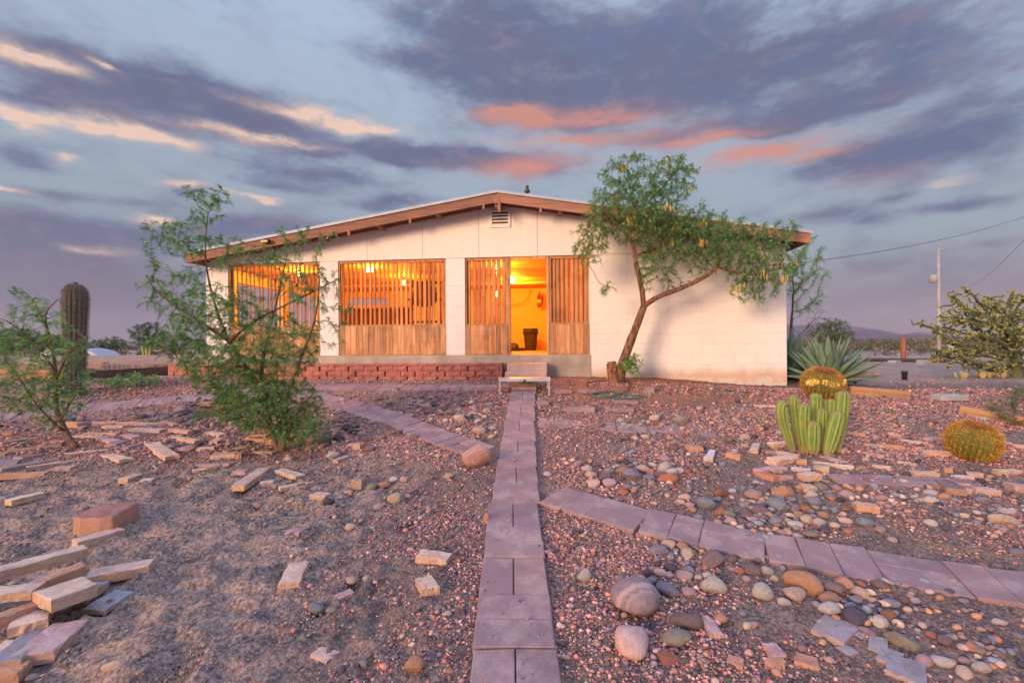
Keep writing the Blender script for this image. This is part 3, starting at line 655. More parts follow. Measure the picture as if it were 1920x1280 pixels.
def pathstrip(up, lo, zoff=.035, skip=(), name='garden_path', pattern='SSPSSSP', wd=None):
    """pavers laid between two picture lines (each a list of pixels)"""
    A = [G(*p) for p in up]; B = [G(*p) for p in lo]
    mid = [(a+b)/2 for a, b in zip(A, B)]; m = MB(); tot = [0]
    for a, b in zip(mid[:-1], mid[1:]): tot.append(tot[-1]+(b-a).xy.length)
    def at(s):
        for i in range(len(mid)-1):
            if s <= tot[i+1] or i == len(mid)-2:
                f = (s-tot[i])/(tot[i+1]-tot[i]); return mid[i].lerp(mid[i+1], f), (mid[i+1]-mid[i])
    s = 0; i = 0; wd = wd or .41
    while s < tot[-1]:
        ch = pattern[i % len(pattern)]; L = pu if ch == 'S' else .4064
        c, d = at(s+L/2); d = Vector((d.x, d.y, 0)).normalized(); q = Vector((-d.y, d.x, 0))
        if i not in skip:
            z = float(gbase(c.x, c.y))+zoff
            if ch == 'S': slab(m, c, q, wd, L, z, .05, .007)
            else:
                for sg in (-1, 1):
                    c2 = c+q*(sg*wd/4); slab(m, c2, d, L, wd/2-.003, float(gbase(c2.x, c2.y))+zoff+random.uniform(-.004, .004), .05, .006)
        s += L+.005; i += 1
    tag(m.obj(name, M_PAVER), kind='structure'); return mid
pathstrip([(1062,922),(1200,958),(1480,1008),(1700,1044),(1925,1082)], [(1008,948),(1180,1001),(1420,1064),(1640,1108),(1925,1148)], .035, pattern='SSPSSPSSSP')
pathstrip([(935,842),(870,822),(780,790),(690,762),(590,742)], [(872,858),(815,836),(730,800),(650,772),(560,748)], .03, pattern='PSSPSP')
pathstrip([(955,722),(850,723),(700,723),(590,723),(500,727),(385,741),(250,752),(120,764),(-20,778)], [(955,735),(850,735),(700,734),(590,734),(480,739),(370,752),(240,766),(110,780),(-20,796)], .02, pattern='SPSSSP', wd=.40)
pathstrip([(1012,785),(1100,789),(1200,795),(1320,806)], [(1008,803),(1100,809),(1200,814),(1320,817)], .014, pattern='SPSSP', wd=.34, skip=(2,))
pathstrip([(1560,895),(1640,897),(1740,903)], [(1560,904),(1640,907),(1740,911)], .02, pattern='PP', wd=.2)
# ---------------------------------------------------------------- timbers
def timber(a, b, w_, h_, mat, label, lift=0, cat='timber', name='landscape_timber', rough=.006, rnd=False):
    a = Vector(a); b = Vector(b); L = (b-a).length; m = MB(); k = 14
    if rnd:
        m.tube([(-L/2+L*i/k, random.uniform(-.006,.006), h_/2+random.uniform(-.006,.006)) for i in range(k+1)], [h_/2*(1+random.uniform(-.05,.05)) for _ in range(k+1)], 12)
    else:
        P = []
        for i in range(k+1):
            x = -L/2+L*i/k
            for (yy, zz) in ((-1,0),(-1,1),(1,1),(1,0)):
                ch = .012
                P.append((x, yy*w_/2+random.uniform(-rough, rough), zz*h_+random.uniform(-rough, rough)))
        F_ = [(i*4+j, (i+1)*4+j, (i+1)*4+(j+1) % 4, i*4+(j+1) % 4) for i in range(k) for j in range(4)]+[(0,1,2,3),(k*4+3,k*4+2,k*4+1,k*4)]
        m.add(P, F_)
    o = m.obj(name, mat, None, smooth=rnd, bevel=0 if rnd else .008)
    c = (a+b)/2; o.location = (c.x, c.y, c.z+lift); d = b-a
    o.rotation_euler = (0, -math.atan2(d.z, d.xy.length), math.atan2(d.y, d.x)); return tag(o, label, cat)
gp = lambda x, y, dz=0.: Vector((x, y, float(gbase(x, y))+dz))
e0 = Vector((-8.25, 9.10, .86)); e1 = Vector((-7.12, 9.93, .92))
timber(e0, e1, .2, .19, M_TIE, 'dark creosoted railroad tie edging the terrace beside the red wall')
timber(Vector((-8.2, 9.36, 1.0)), Vector((-6.95, 10.25, 1.02)), .14, .13, M_TIMBER, 'weathered grey-brown timber lying behind the dark railroad tie')
timber(Vector((-11.4, 9.15, .93)), Vector((-8.27, 9.08, .90)), .2, .2, M_TIMBER, 'long sunlit split timber edging the terrace behind the saguaro')
timber(Vector((-10.3, 9.45, 1.12)), Vector((-8.4, 9.6, 1.12)), .15, .09, M_TIMBER, 'flat bleached board lying on top of the terrace timber')
a = G(1592, 738); b = G(1704, 748); timber(a, b, .14, .14, M_TIMBER, 'weathered split timber edging beside the agave', -.02)
a = G(1797, 775); b = G(1935, 800); timber(a, b, .16, .15, M_TIMBER, 'weathered timber edging running off the right side', -.03)
a = W(1612, 679, 19.5); b = W(1775, 690, 17.5); a.z = gp(a.x, a.y).z; b.z = gp(b.x, b.y).z
timber(a, b, .2, .16, M_TIE, 'long round grey log lying beyond the red post', -.01, rnd=True)
# ---------------------------------------------------------------- yard furniture at the right
p = W(1693.5, 678, 20); r = gp(p.x, p.y); m = MB(); m.lathe([(.095,-.1),(.093,.5),(.09,.98),(.075,1.0)], k=16)
o = m.obj('wooden_post', M_POST, None, True); o.location = r; tag(o, 'short reddish round wooden post standing in the far yard', 'post')
p = G(1696, 713); r = empty('drain_pipe', gp(p.x, p.y), 'short black plastic pipe with a cap standing in the soil', 'pipe')
m = MB(); m.lathe([(.045,-.05),(.05,.15),(.055,.155)], k=16); m.obj('pipe', M_BLACK, r, True)
m = MB(); m.lathe([(.062,.156),(.062,.19),(.05,.2)], k=16); m.obj('cap', M_BLACK, r, True)
for (px, py, D, w_, h_, lab) in ((1687, 675, 21, .10, .26, 'small pale utility marker behind the red post'), (1784, 674, 23, .16, .60, 'white utility pedestal box beside the power pole')):
    p = W(px, py, D); m = MB(); m.box((-w_/2,-w_/2,-.05), (w_/2,w_/2,h_)); m.box((-w_/2-.008,-w_/2-.008,h_-.0), (w_/2+.008,w_/2+.008,h_+.03))
    o = m.obj('utility_box', M_WHITE, None, bevel=.01); o.location = gp(p.x, p.y); tag(o, lab, 'utility box')
p = W(1761, 673, 24); g = gp(p.x, p.y); r = empty('power_pole', g, 'slim grey steel power pole with a transformer and lamp head', 'utility pole')
zt = W(1761, 466, 24).z-g.z
m = MB(); m.lathe([(.085,-.2),(.08,1.5),(.055,zt)], k=14); m.obj('pole', M_CONCL, r, True)
m = MB(); m.lathe([(.125,.0),(.125,.38)], k=14); m.obj('black_base', M_BLACK, r, True)
m = MB(); z1 = W(1750, 530, 24).z-g.z; m.lathe([(.10,z1),(.17,z1+.02),(.17,z1+.36),(.15,z1+.40),(.03,z1+.42)], (-.28,0,0), 14); m.obj('transformer', M_CONCL, r, True)
m = MB(); m.box((-.12,-.02,z1+.1), (0,.02,z1+.16)); m.tube([(0,0,zt-.08),(.28,0,zt-.04)], .02, 8); m.box((-.05,-.05,zt-.1), (.22,.05,zt)); m.obj('bracket', M_CONCL, r)
def wire(a, b, sag, label, rad=.008):
    m = MB(); m.tube([a.lerp(b, i/16)-Vector((0,0,sag*4*(i/16)*(1-i/16))) for i in range(17)], rad, 5)
    tag(m.obj('overhead_wire', M_BLACK), label, 'wire')
wire(FW(5.5, 2.5, 3.32), W(1960, 392, 21), .35, 'overhead wire running from the house eave up to the right')
wire(W(1812, 540, 40)+Vector((-.2,0,0)), W(1960, 405, 18), .5, 'loose overhead wire crossing the right edge of the sky')
for (px, py, L_, w_, h_, ang, lab) in ((1780, 749, .42, .2, .09, 0, 'pale concrete block lying beyond the gravel'), (1733, 684.5, .4, .2, .18, 5, 'grey concrete block by the far log'), (1677, 680, .5, .25, .1, 30, 'pale flat slab leaning near the red post')):
    p = G(px, py); m = MB(); m.box((-L_/2,-w_/2,0), (L_/2,w_/2,h_)); o = m.obj('concrete_block', M_CONCL, None, bevel=.01)
    o.location = (p.x, p.y, p.z-.01); o.rotation_euler = (0, 0, R(ang)); tag(o, lab, 'block')
# ---------------------------------------------------------------- car beyond the terrace
p = W(140, 650, 27); r = empty('parked_car', (p.x, p.y, -.04), 'white car parked beyond the terrace behind the saguaro', 'car', rz=R(4))
m = MB(); prof = [(-2.2,.35),(-2.2,.78),(-1.5,.92),(-.8,1.38),(-.3,1.44),(.9,1.44),(1.55,1.3),(2.1,.95),(2.2,.4)]
k = len(prof); v = [(x, -.85, z) for x, z in prof]+[(x, .85, z) for x, z in prof]
m.add(v, [tuple(range(k)), tuple(range(k, 2*k))[::-1]]+[((i+1) % k, i, k+i, k+(i+1) % k) for i in range(k)])
m.obj('body', simple('car_paint', (.42,.43,.46), (.40,.41,.44), 2, .3, 0), r, bevel=.06)
M_GLASS = simple('dark_glass', (.03,.06,.10), (.04,.09,.14), 2, .1, 0, spec=.6)
m = MB()
for poly in ([(-.72,.98),(-.42,1.33),(.1,1.34),(.1,.98)], [(.16,.98),(.16,1.34),(.85,1.34),(1.35,1.22),(1.6,.98)]):
    k = len(poly); m.add([(x,-.858,z) for x, z in poly]+[(x,-.80,z) for x, z in poly], [tuple(range(k))]+[((i+1) % k, i, k+i, k+(i+1) % k) for i in range(k)])
m.obj('window', M_GLASS, r)
for x in (-1.35, 1.35):
    M = Matrix.Translation((x,-.82,.33)) @ Matrix.Rotation(R(90), 4, 'X'); m = MB(); m.lathe([(.2,.0),(.33,.01),(.33,.2),(.2,.21)], k=20, M=M); wh = m.obj('wheel', M_BLACK, r, True)
    m = MB(); m.lathe([(.03,.212),(.2,.213)], k=16, M=M); m.obj('rim', M_ALU, wh, True)
# ---------------------------------------------------------------- garden hose and tap by the tree
hose = [(1212,745),(1200,747),(1180,749),(1155,747),(1135,742),(1115,736),(1101,727),(1102,719),(1118,716),(1140,716),(1158,719),(1172,718),(1180,724),(1176,734),(1162,742),(1145,747),(1125,749),(1113,746),(1111,741),(1125,738),(1145,737),(1165,739),(1182,744),(1205,745)]
hp = [G(*q) for q in hose]
def smooth_pts(P, n=6):
    out = []
    for i in range(len(P)-1):
        p0 = P[max(i-1, 0)]; p1 = P[i]; p2 = P[i+1]; p3 = P[min(i+2, len(P)-1)]
        for k in range(n):
            t = k/n; out.append(.5*((2*p1)+(p2-p0)*t+(2*p0-5*p1+4*p2-p3)*t*t+(3*p1-p0-3*p2+p3)*t**3))
    return out+[P[-1]]
hp = [Vector((q.x, q.y, float(gz(q.x, q.y))+.012+.02*(i > 60))) for i, q in enumerate(smooth_pts(hp))]
m = MB(); m.tube(hp, .0115, 8)
mh, t, b, o_ = new_mat('hose_rubber'); x_ = t.sep(t.node('ShaderNodeTexCoord').outputs['Object'])
t.put(b.inputs['Base Color'], t.mix(t.ss(x_[1], 7.5, 7.9), (.0,.16,.14), (.06,.07,.075))); b.inputs['Roughness'].default_value = .45
tag(m.obj('garden_hose', mh, None, True), 'green garden hose loosely coiled around the leaning tree base', 'hose')
p = G(1139, 714); r = empty('yard_tap', p, 'small metal yard tap on a pipe beside the tree stump', 'tap')
m = MB(); m.tube([(0,0,-.05),(0,0,.24)], .014, 8); m.obj('pipe', M_TIMBER, r, True)
m = MB(); m.tube([(0,0,.22),(0,-.03,.24),(0,-.07,.22)], .016, 8); m.lathe([(.025,.27),(.028,.285),(.01,.29)], k=10); m.tube([(0,0,.24),(0,0,.275)], .008, 6); m.obj('spigot', M_DARKMET, r, True)
# ---------------------------------------------------------------- branching plants
def colonize(seed_pts, seed_par, attr, step=.10, infl=.6, kill=.14, iters=120, bias=(0,0,.0), jit=.25, rng=RNG):
    P = [np.array(p, float) for p in seed_pts]; par = list(seed_par); A = np.array(attr, float)
    N = np.array(P); d = np.full(len(A), 1e9); who = np.zeros(len(A), int)
    for i in range(0, len(N)):
        q = np.linalg.norm(A-N[i], axis=1); c = q < d; d[c] = q[c]; who[c] = i
    alive = np.ones(len(A), bool)
    for it in range(iters):
        act = alive & (d < infl)
        if not act.any(): 
            if not alive.any(): break
            infl *= 1.3
            if infl > 5: break
            continue
        idx = np.unique(who[act]); new = []
        for i in idx:
            v = (A[act & (who == i)]-P[i]); v = (v/np.linalg.norm(v, axis=1)[:, None]).sum(0)+np.array(bias)
            v = v/(np.linalg.norm(v)+1e-6)+rng.normal(0, jit, 3); v /= np.linalg.norm(v)+1e-6
            new.append((P[i]+v*step, i))
        for p, i in new:
            P.append(p); par.append(i); k = len(P)-1
            q = np.linalg.norm(A-p, axis=1); c = q < d; d[c] = q[c]; who[c] = k
        alive &= d > kill
        if len(P) > 9000: break
    return np.array(P), np.array(par)
def radii(P, par, tip=.0025, ex=2.3, seedr=None):
    n = len(P); r = np.zeros(n); acc = np.zeros(n)
    for i in range(n-1, -1, -1):
        r[i] = max(tip, acc[i]**(1/ex)) if acc[i] > 0 else tip
        if par[i] >= 0: acc[par[i]] += r[i]**ex
    return r
def skeleton_mesh(P, par, r, k=6, wob=.06):
    n = len(P); ch = [[] for _ in range(n)]
    for i in range(n):
        if par[i] >= 0: ch[par[i]].append(i)
    m = MB(); starts = [(i, None) for i in range(n) if par[i] < 0]
    while starts:
        i, b = starts.pop(); chain = [] if b is None else [b]
        while True:
            chain.append(i); c = ch[i]
            if not c: break
            c = sorted(c, key=lambda q: -r[q]); starts += [(q, i) for q in c[1:]]; i = c[0]
        if len(chain) >= 2:
            rr = [r[q] for q in chain]
            if b is not None: rr[0] = min(r[b], r[chain[1]]*1.15)
            kk = k if rr[0] > .012 else (5 if rr[0] > .006 else 3)
            m.tube([P[q] for q in chain], rr, kk, cap=rr[0] > .006, wob=wob if rr[0] > .012 else 0)
    return m, ch
def ell(c, r, n, rng=RNG, shell=.0):
    v = rng.normal(size=(n, 3)); v /= np.linalg.norm(v, axis=1)[:, None]
    q = (shell+(1-shell)*rng.random(n))**(1/2.2); return np.array(c)+v*q[:, None]*np.array(r)
def feather_leaves(base, dirs, n_pair=6, L=.10, lw=.006, ll=.026, cols=None, droop=.4, rng=RNG):
    """compound leaves: narrow leaflets in two rows along a drooping stalk; numpy"""
    m = len(base); d = dirs/np.linalg.norm(dirs, axis=1)[:, None]
    up = np.array([0, 0, 1.]); side = np.cross(d, up+rng.normal(0, .5, (m, 3))); side /= np.linalg.norm(side, axis=1)[:, None]+1e-9
    nrm = np.cross(side, d); V = []; Cc = []
    Ls = L*rng.uniform(.6, 1.25, m); lean = rng.uniform(.3, .8, m)
    lc = cols[rng.integers(0, len(cols), m)]*rng.uniform(.7, 1.3, (m, 1))
    for k in range(n_pair):
        t = (k+.7)/n_pair
        p = base+d*(Ls*t)[:, None]+np.array([0, 0, -1.])*(droop*Ls*t*t)[:, None]
        for s in (-1, 1):
            o = side*s*np.cos(lean)[:, None]+d*np.sin(lean)[:, None]+nrm*rng.normal(0, .25, (m, 1)); o /= np.linalg.norm(o, axis=1)[:, None]
            l = ll*(1-.35*abs(t-.45))*rng.uniform(.75, 1.2, m); ww = np.cross(o, nrm); ww /= np.linalg.norm(ww, axis=1)[:, None]+1e-9
            q = np.stack([p, p+o*(l*.5)[:, None]+ww*lw, p+o*l[:, None], p+o*(l*.5)[:, None]-ww*lw], 1)
            V.append(q.reshape(-1, 3)); Cc.append(np.repeat(lc*rng.uniform(.85, 1.15, (m, 1)), 4, axis=0))
    V = np.concatenate(V); Cc = np.concatenate(Cc); Fc = np.arange(len(V)).reshape(-1, 4); return V, Fc, Cc
G_MESQ = np.array([(.15,.35,.10),(.22,.45,.12),(.11,.28,.11),(.34,.50,.15),(.08,.20,.08)])
def plant(name, label, cat, base, seeds, spar, attr, seedr, leafn=4, L=.1, lw=.006, ll=.026, group=None, bark=None, cols=G_MESQ, step=.1, infl=.6, kill=.14,
          bias=(0,0,0), thr=.006, tip=.0025, droop=.4, pods=0, jit=.25, npair=6, leafp=1., seed=1, trunk_name='trunk'):
    rng = np.random.default_rng(seed)
    P, par = colonize(seeds, spar, attr, step, infl, kill, 150, bias, jit, rng); r = radii(P, par, tip)
    for i, q in enumerate(seedr): r[i] = max(r[i]*.6, q)
    root = empty(name, base, label, cat, group)
    m, ch = skeleton_mesh(P-np.array(base), par, r, 9); m.obj(trunk_name, bark or M_BARK, root, True)
    tips = [i for i in range(len(seedr), len(P)) if r[i] < thr and rng.random() < leafp]
    if tips:
        tips = np.array(tips); b = np.repeat(P[tips], leafn, 0); pd = P[tips]-P[par[tips]]; pd /= np.linalg.norm(pd, axis=1)[:, None]+1e-9
        f = rng.random((len(b), 1)); b = b-np.repeat(pd, leafn, 0)*f*step
        dr = np.repeat(pd, leafn, 0)*.6+rng.normal(0, .75, (len(b), 3))
        V, Fc, Cc = feather_leaves(b-np.array(base), dr, npair, L, lw, ll, cols, droop, rng)
        npobj('crown', npmesh(name+'_crown', V, Fc, M_LEAF, Cc), root)
    if pods:
        tp = tips[rng.random(len(tips)) < pods]; V = []; Cc = []
        m = MB()
        for i in tp:
            for k in range(rng.integers(3, 8)):
                p = P[i]-np.array(base)+rng.normal(0, .035, 3); l = rng.uniform(.07, .14); a = rng.normal(0, .4, 2)
                m.tube([p, p+np.array([a[0]*l*.4, a[1]*l*.4, -l*.5]), p+np.array([a[0]*l*.2, a[1]*l*.2, -l])], [.006,.009,.003], 4)
        o_ = m.obj('seed_pods', simple('dry_pods', (.85,.55,.13), (.72,.42,.09), 20, .7, .1), root); o_['kind'] = 'stuff'
    return root, P, r
def polyl(px, Ds, rad):
    pts = [W(x, y, D) for (x, y), D in zip(px, Ds)]; return [tuple(p) for p in smooth_pts(pts, 3)], list(np.interp(np.linspace(0, len(px)-1, (len(px)-1)*3+1), range(len(px)), rad))
def join(parts):
    """parts: list of (points, radii, parent index or None given as (part, point)) -> seeds, parents, radii"""
    S_, Pp, Rr = [], [], []; off = []
    for pts, rr, at in parts:
        off.append(len(S_)); 
        for i, (p, q) in enumerate(zip(pts, rr)):
            if i == 0 and at is not None:
                # start from nearest existing point
                j = min(range(len(S_)), key=lambda k: sum((a-b)**2 for a, b in zip(S_[k], p))); S_.append(p); Pp.append(j); Rr.append(q)
            else: S_.append(p); Pp.append(len(S_)-2 if i else -1); Rr.append(q)
    return S_, Pp, Rr
def ellp(px, py, D, rx, rz, ry, n, seed):      # ellipsoid given by picture centre and radii in px, depth radius in m
    c = W(px, py, D); return ell(tuple(c), (rx/F*D, ry, rz/F*D), n, np.random.default_rng(seed))
# --- leaning mesquite in front of the right-hand wall
D = 8.45; b0 = G(1160, 722); b0 = Vector((b0.x, D, float(gz(b0.x, D))))
tr = polyl([(1160,728),(1163,700),(1172,668),(1190,620),(1207,575)], [D]*5, [.115,.10,.085,.072,.062])
l1 = polyl([(1207,575),(1204,545),(1195,505),(1188,465),(1180,445)], [D,D,D,D-.05,D-.1], [.05,.046,.042,.036,.03])
l2 = polyl([(1209,572),(1235,556),(1265,545),(1300,530),(1328,515),(1345,500)], [D,D-.05,D-.1,D-.15,D-.2,D-.25], [.05,.045,.042,.038,.032,.026])
l3 = polyl([(1345,500),(1375,510),(1410,515),(1450,505),(1480,500)], [D-.25,D-.3,D-.3,D-.3,D-.35], [.02,.018,.015,.012,.01])
l4 = polyl([(1180,445),(1150,420),(1120,400),(1100,420)], [D-.1,D-.2,D-.3,D-.4], [.02,.016,.012,.008])
l5 = polyl([(1180,445),(1190,400),(1180,350),(1175,310)], [D-.1,D-.1,D,D], [.025,.018,.013,.009])
l6 = polyl([(1192,480),(1240,462),(1290,450),(1330,440)], [D-.05,D,D+.05,D], [.024,.02,.016,.01])
l7 = polyl([(1185,410),(1225,370),(1260,330),(1275,300)], [D-.1,D,D,D], [.018,.014,.011,.007])
S_, Pp, Rr = join([(*tr, None), (*l1, 1), (*l2, 1), (*l3, 1), (*l4, 1), (*l5, 1), (*l6, 1), (*l7, 1)])
at = np.concatenate([ellp(1180,360,D,75,70,.75,850,1), ellp(1260,335,D,50,45,.5,300,2), ellp(1190,405,D-.1,105,50,.85,1150,3), ellp(1105,455,D-.3,38,50,.4,300,4),
                     ellp(1290,440,D-.1,100,55,.75,1100,5), ellp(1380,462,D-.3,95,50,.65,950,6), ellp(1430,505,D-.35,55,40,.5,560,7), ellp(1410,545,D-.3,60,28,.3,130,8),
                     ellp(1230,500,D-.2,45,35,.4,200,9), ellp(1460,430,D-.2,50,18,.3,90,10), ellp(1135,540,D-.3,25,18,.2,22,12)])
plant('mesquite_tree', 'leaning mesquite tree with yellow pods before the plain white wall', 'tree', b0, S_, Pp, at, Rr, 6, .08, .0046, .022, bark=M_BARKR, step=.085, kill=.10, infl=.5, pods=.012, seed=3, droop=.25, thr=.0055, jit=.38)
# stump and shoots at its foot are part of the tree's base
T = [o for o in bpy.data.objects if o.name.startswith('mesquite_tree')][0]
m = MB(); q = [Vector(W(x, y, D))-b0 for x, y in ((1155,728),(1151,705),(1148,688),(1146,678))]; m.tube(smooth_pts(q, 4), list(np.linspace(.12,.075,13)), 14, wob=.12); m.obj('stump', M_BARKR, T, False)
at = ellp(1182,682,D-.12,22,22,.15,110,20)-np.array(b0); P, par = colonize([(.08,-.08,.15)], [-1], at, .05, .5, .05, 60); rr = radii(P, par, .002)
m, _ = skeleton_mesh(P, par, rr, 5); m.obj('shoot', M_BARK, T)
V, Fc, Cc = feather_leaves(np.repeat(P, 4, 0), RNG.normal(0, 1, (len(P)*4, 3)), 6, .09, .006, .026, G_MESQ*1.15, .3); npobj('shoot_leaves', npmesh('shoot_leaves', V, Fc, M_LEAF, Cc), T)
# --- bushy mesquite at the left of the porch
D = 5.45; b1 = G(527, 845); D = b1.y
stems = [[(527,848),(524,800),(515,760),(470,700),(430,640),(400,560),(385,480),(390,400)], [(530,846),(535,790),(540,740),(560,680),(590,600),(600,520)],
         [(522,846),(500,770),(490,700),(500,640),(520,560),(540,470)], [(528,840),(560,770),(590,735)], [(515,800),(470,760),(420,735),(350,700)], [(430,640),(370,600),(310,560),(280,530)], [(430,640),(480,600),(560,560),(640,520)]]
parts = []
for i, s in enumerate(stems):
    dd = [D+.05*k*((-1)**i) for k in range(len(s))]; parts.append((*polyl(s, dd, list(np.linspace(.034 if i < 3 else .02, .005, len(s)))), None if i == 0 else 1))
S_, Pp, Rr = join(parts)
at = np.concatenate([ellp(505,755,D,95,60,.5,1500,31), ellp(435,685,D,90,60,.55,900,32), ellp(410,590,D+.1,95,70,.5,480,33), ellp(560,800,D-.1,60,40,.3,420,34), ellp(530,650,D,75,65,.45,480,35),
                     ellp(340,450,D+.1,75,40,.35,130,36), ellp(392,375,D+.1,42,42,.25,90,37), ellp(560,520,D,70,65,.4,90,38), ellp(315,540,D+.1,55,70,.35,120,39), ellp(330,640,D,60,40,.3,150,40), ellp(575,440,D,65,28,.2,36,41), ellp(440,770,D,80,25,.3,240,42), ellp(630,590,D,28,75,.2,36,43), ellp(450,480,D,70,40,.3,70,44)])
plant('mesquite_shrub', 'tall bushy green mesquite shrub in front of the left porch bay', 'shrub', b1, S_, Pp, at, Rr, 4, .075, .0046, .020, step=.06, kill=.072, infl=.4, seed=5, thr=.006, tip=.0018, droop=.3, pods=0)
# --- young mesquite at the left edge
b2 = G(140, 842); D = b2.y
stems = [[(145,842),(128,818),(115,790),(105,760),(105,700),(95,640),(80,600),(60,560),(40,545)], [(110,800),(70,760),(30,700),(0,660)], [(100,690),(60,640),(10,600),(-30,595)], [(104,715),(125,670),(150,640)], [(112,790),(140,740),(165,710)], [(95,640),(85,590),(110,560)]]
parts = []
for i, s in enumerate(stems):
    dd = [D+.06*k*((-1)**i) for k in range(len(s))]; parts.append((*polyl(s, dd, list(np.linspace(.036 if i == 0 else .014, .004, len(s)))), None if i == 0 else 1))
S_, Pp, Rr = join(parts)
at = np.concatenate([ellp(60,700,D,85,60,.5,500,51), ellp(110,750,D,50,45,.35,330,52), ellp(20,640,D,60,45,.45,260,53), ellp(120,640,D,45,40,.3,200,54), ellp(60,590,D,50,40,.3,110,55), ellp(40,555,D,30,25,.2,25,56), ellp(180,715,D,35,12,.15,55,57), ellp(30,760,D,45,25,.3,120,58), ellp(-60,690,D,70,80,.5,250,59)])
plant('young_mesquite', 'small young mesquite with a curved dark trunk at the left edge', 'tree', b2, S_, Pp, at, Rr, 5, .07, .0045, .019, step=.06, kill=.075, infl=.4, seed=8, thr=.005, tip=.0018, cols=G_MESQ*1.15, leafp=.6)
# --- low green sprouts under the bushy one
def sprout(px, py, r, n, label, seed, h=.25, cols=G_MESQ*1.1, name='low_shrub'):
    b = G(px, py); at = ell((b.x, b.y, b.z+h*.6), (r, r, h*.6), n, np.random.default_rng(seed))
    plant(name, label, 'shrub', b, [tuple(b), (b.x, b.y, b.z+.05)], [-1, 0], at, [.008,.006], 4, .06, .0045, .018, step=.04, kill=.05, infl=.5, seed=seed, tip=.0015, thr=.004, cols=cols)
sprout(425, 758, .20, 140, 'low green mesquite shoot behind the bushy shrub', 61, .3)
sprout(250, 728, .5, 120, 'spindly low shoots left of the red wall end', 62, .25)
sprout(985, 722, .22, 60, 'thin green weeds growing under the aluminium platform', 63, .10)
sprout(1905, 800, .30, 90, 'thin grey-green weed bush at the right edge', 64, .5, np.array([(.22,.26,.14),(.3,.3,.17)]))
# --- trees and bushes further off
def far_tree(name, label, cat, px0, pyb, D, blobs_, n, seed, cols, leafn=4, group=None, leaf=.05, zb=None, h0=.6, pods=0, bare=0, wid=.02):
    b = W(px0, pyb, D); b.z = float(gbase(b.x, b.y)) if zb is None else zb
    at = np.concatenate([ellp(x, y, D, rx, ry, rx/F*D*.7, k, seed+i) for i, (x, y, rx, ry, k) in enumerate(blobs_)])
    ctr = at.mean(0); top = (b.x*.6+ctr[0]*.4, b.y*.6+ctr[1]*.4, b.z+(ctr[2]-b.z)*h0)
    sd_ = [tuple(b), tuple((b+Vector(top))/2), top]; sc = D/8.5
    return plant(name, label, cat, b, sd_, [-1, 0, 1], at, [.05*sc*.7,.04*sc*.7,.03*sc*.7], leafn, leaf*2.6, wid*leaf/.05*.32, leaf, step=(.12 if sc < 2 else .065)*sc, kill=(.15 if sc < 2 else .08)*sc, infl=1.2*sc, seed=seed, cols=cols, thr=.012*sc, tip=.003*sc, npair=4, pods=pods, leafp=1-bare, group=group)
GB = np.array([(.10,.17,.075),(.13,.20,.08),(.075,.13,.06)])
far_tree('palo_verde_tree', 'airy green tree growing behind the right corner of the house', 'tree', 1478, 690, 11.6, [(1495,510,58,52,620),(1512,470,45,35,260),(1455,480,50,40,160),(1515,560,38,30,120)], 0, 71, G_MESQ*1.1, 12, leaf=.04, pods=.02, h0=.55)
far_tree('bare_shrub', 'sparse leafless grey shrub between the agave and house corner', 'shrub', 1480, 700, 11.0, [(1520,600,55,28,240),(1500,635,35,25,90)], 0, 75, GB, 1, leaf=.03, bare=.8)
far_tree('desert_tree', 'rounded grey-green desert tree standing behind the agave', 'tree', 1556, 665, 26, [(1558,618,38,24,500),(1530,630,20,16,120),(1585,632,20,15,120)], 0, 77, GB*1.35, 9, leaf=.07, wid=.028)
grp = 'desert trees along the far left horizon'
# labels come from where each stands
LT = [(20,668,40,[(20,635,60,22,450)],'green bushy tree at the far left edge beyond the young mesquite'),(120,668,42,[(110,640,45,16,300)],'low green tree behind the young mesquite trunk and white car'),
      (205,668,44,[(205,643,36,14,260)],'small dark green tree just right of the saguaro'),(278,668,40,[(278,628,36,26,420)],'tallest rounded green tree between the saguaro and bushy shrub'),
      (335,668,46,[(330,640,40,17,320)],'low green tree behind the left side of the bushy shrub'),(375,668,48,[(372,645,25,12,180)],'small dark tree touching the left wall of the house')]
for i, (px, pyb, D_, bl, lab) in enumerate(LT): far_tree('desert_tree', lab, 'tree', px, pyb, D_, bl, 0, 80+i*5, GB*random.uniform(1.0, 1.3), 9, grp, leaf=.11, zb=.1, wid=.03)
# scrub on the plain
def scrub():
    rng = np.random.default_rng(5); n = 650; V = []; C_ = []
    D_ = rng.uniform(26, 160, n)**1; x = rng.uniform(-1.25, 1.25, n)*D_; keep = ~((np.abs(x/D_) < .55)); D_ = D_[keep]; x = x[keep]
    for X, Y in zip(x, D_):
        s = rng.uniform(.35, 1.0)*(1+Y/120); k = 120; z = .6 if X > 0 else .3
        p = ell((X, Y, z+s*.25), (s*1.1, s*1.1, s*.5), k, rng); d = rng.normal(size=(k, 3)); d /= np.linalg.norm(d, axis=1)[:, None]; e = rng.normal(size=(k, 3)); a = .05+.0022*Y
        V.append(np.stack([p-d*a, p+e*a*.4, p+d*a, p-e*a*.4], 1).reshape(-1, 3)); c = np.array([(.15,.17,.085),(.22,.19,.12),(.24,.18,.13)][rng.integers(0, 3)])
        C_.append(np.repeat(c*rng.uniform(.7, 1.3, (k, 1)), 4, 0))
    V = np.concatenate(V); C_ = np.concatenate(C_)
    tag(npobj('desert_scrub', npmesh('desert_scrub', V, np.arange(len(V)).reshape(-1, 4), M_LEAF, C_)), 'low dry desert scrub scattered over the far plain', 'scrub', kind='stuff')
scrub()
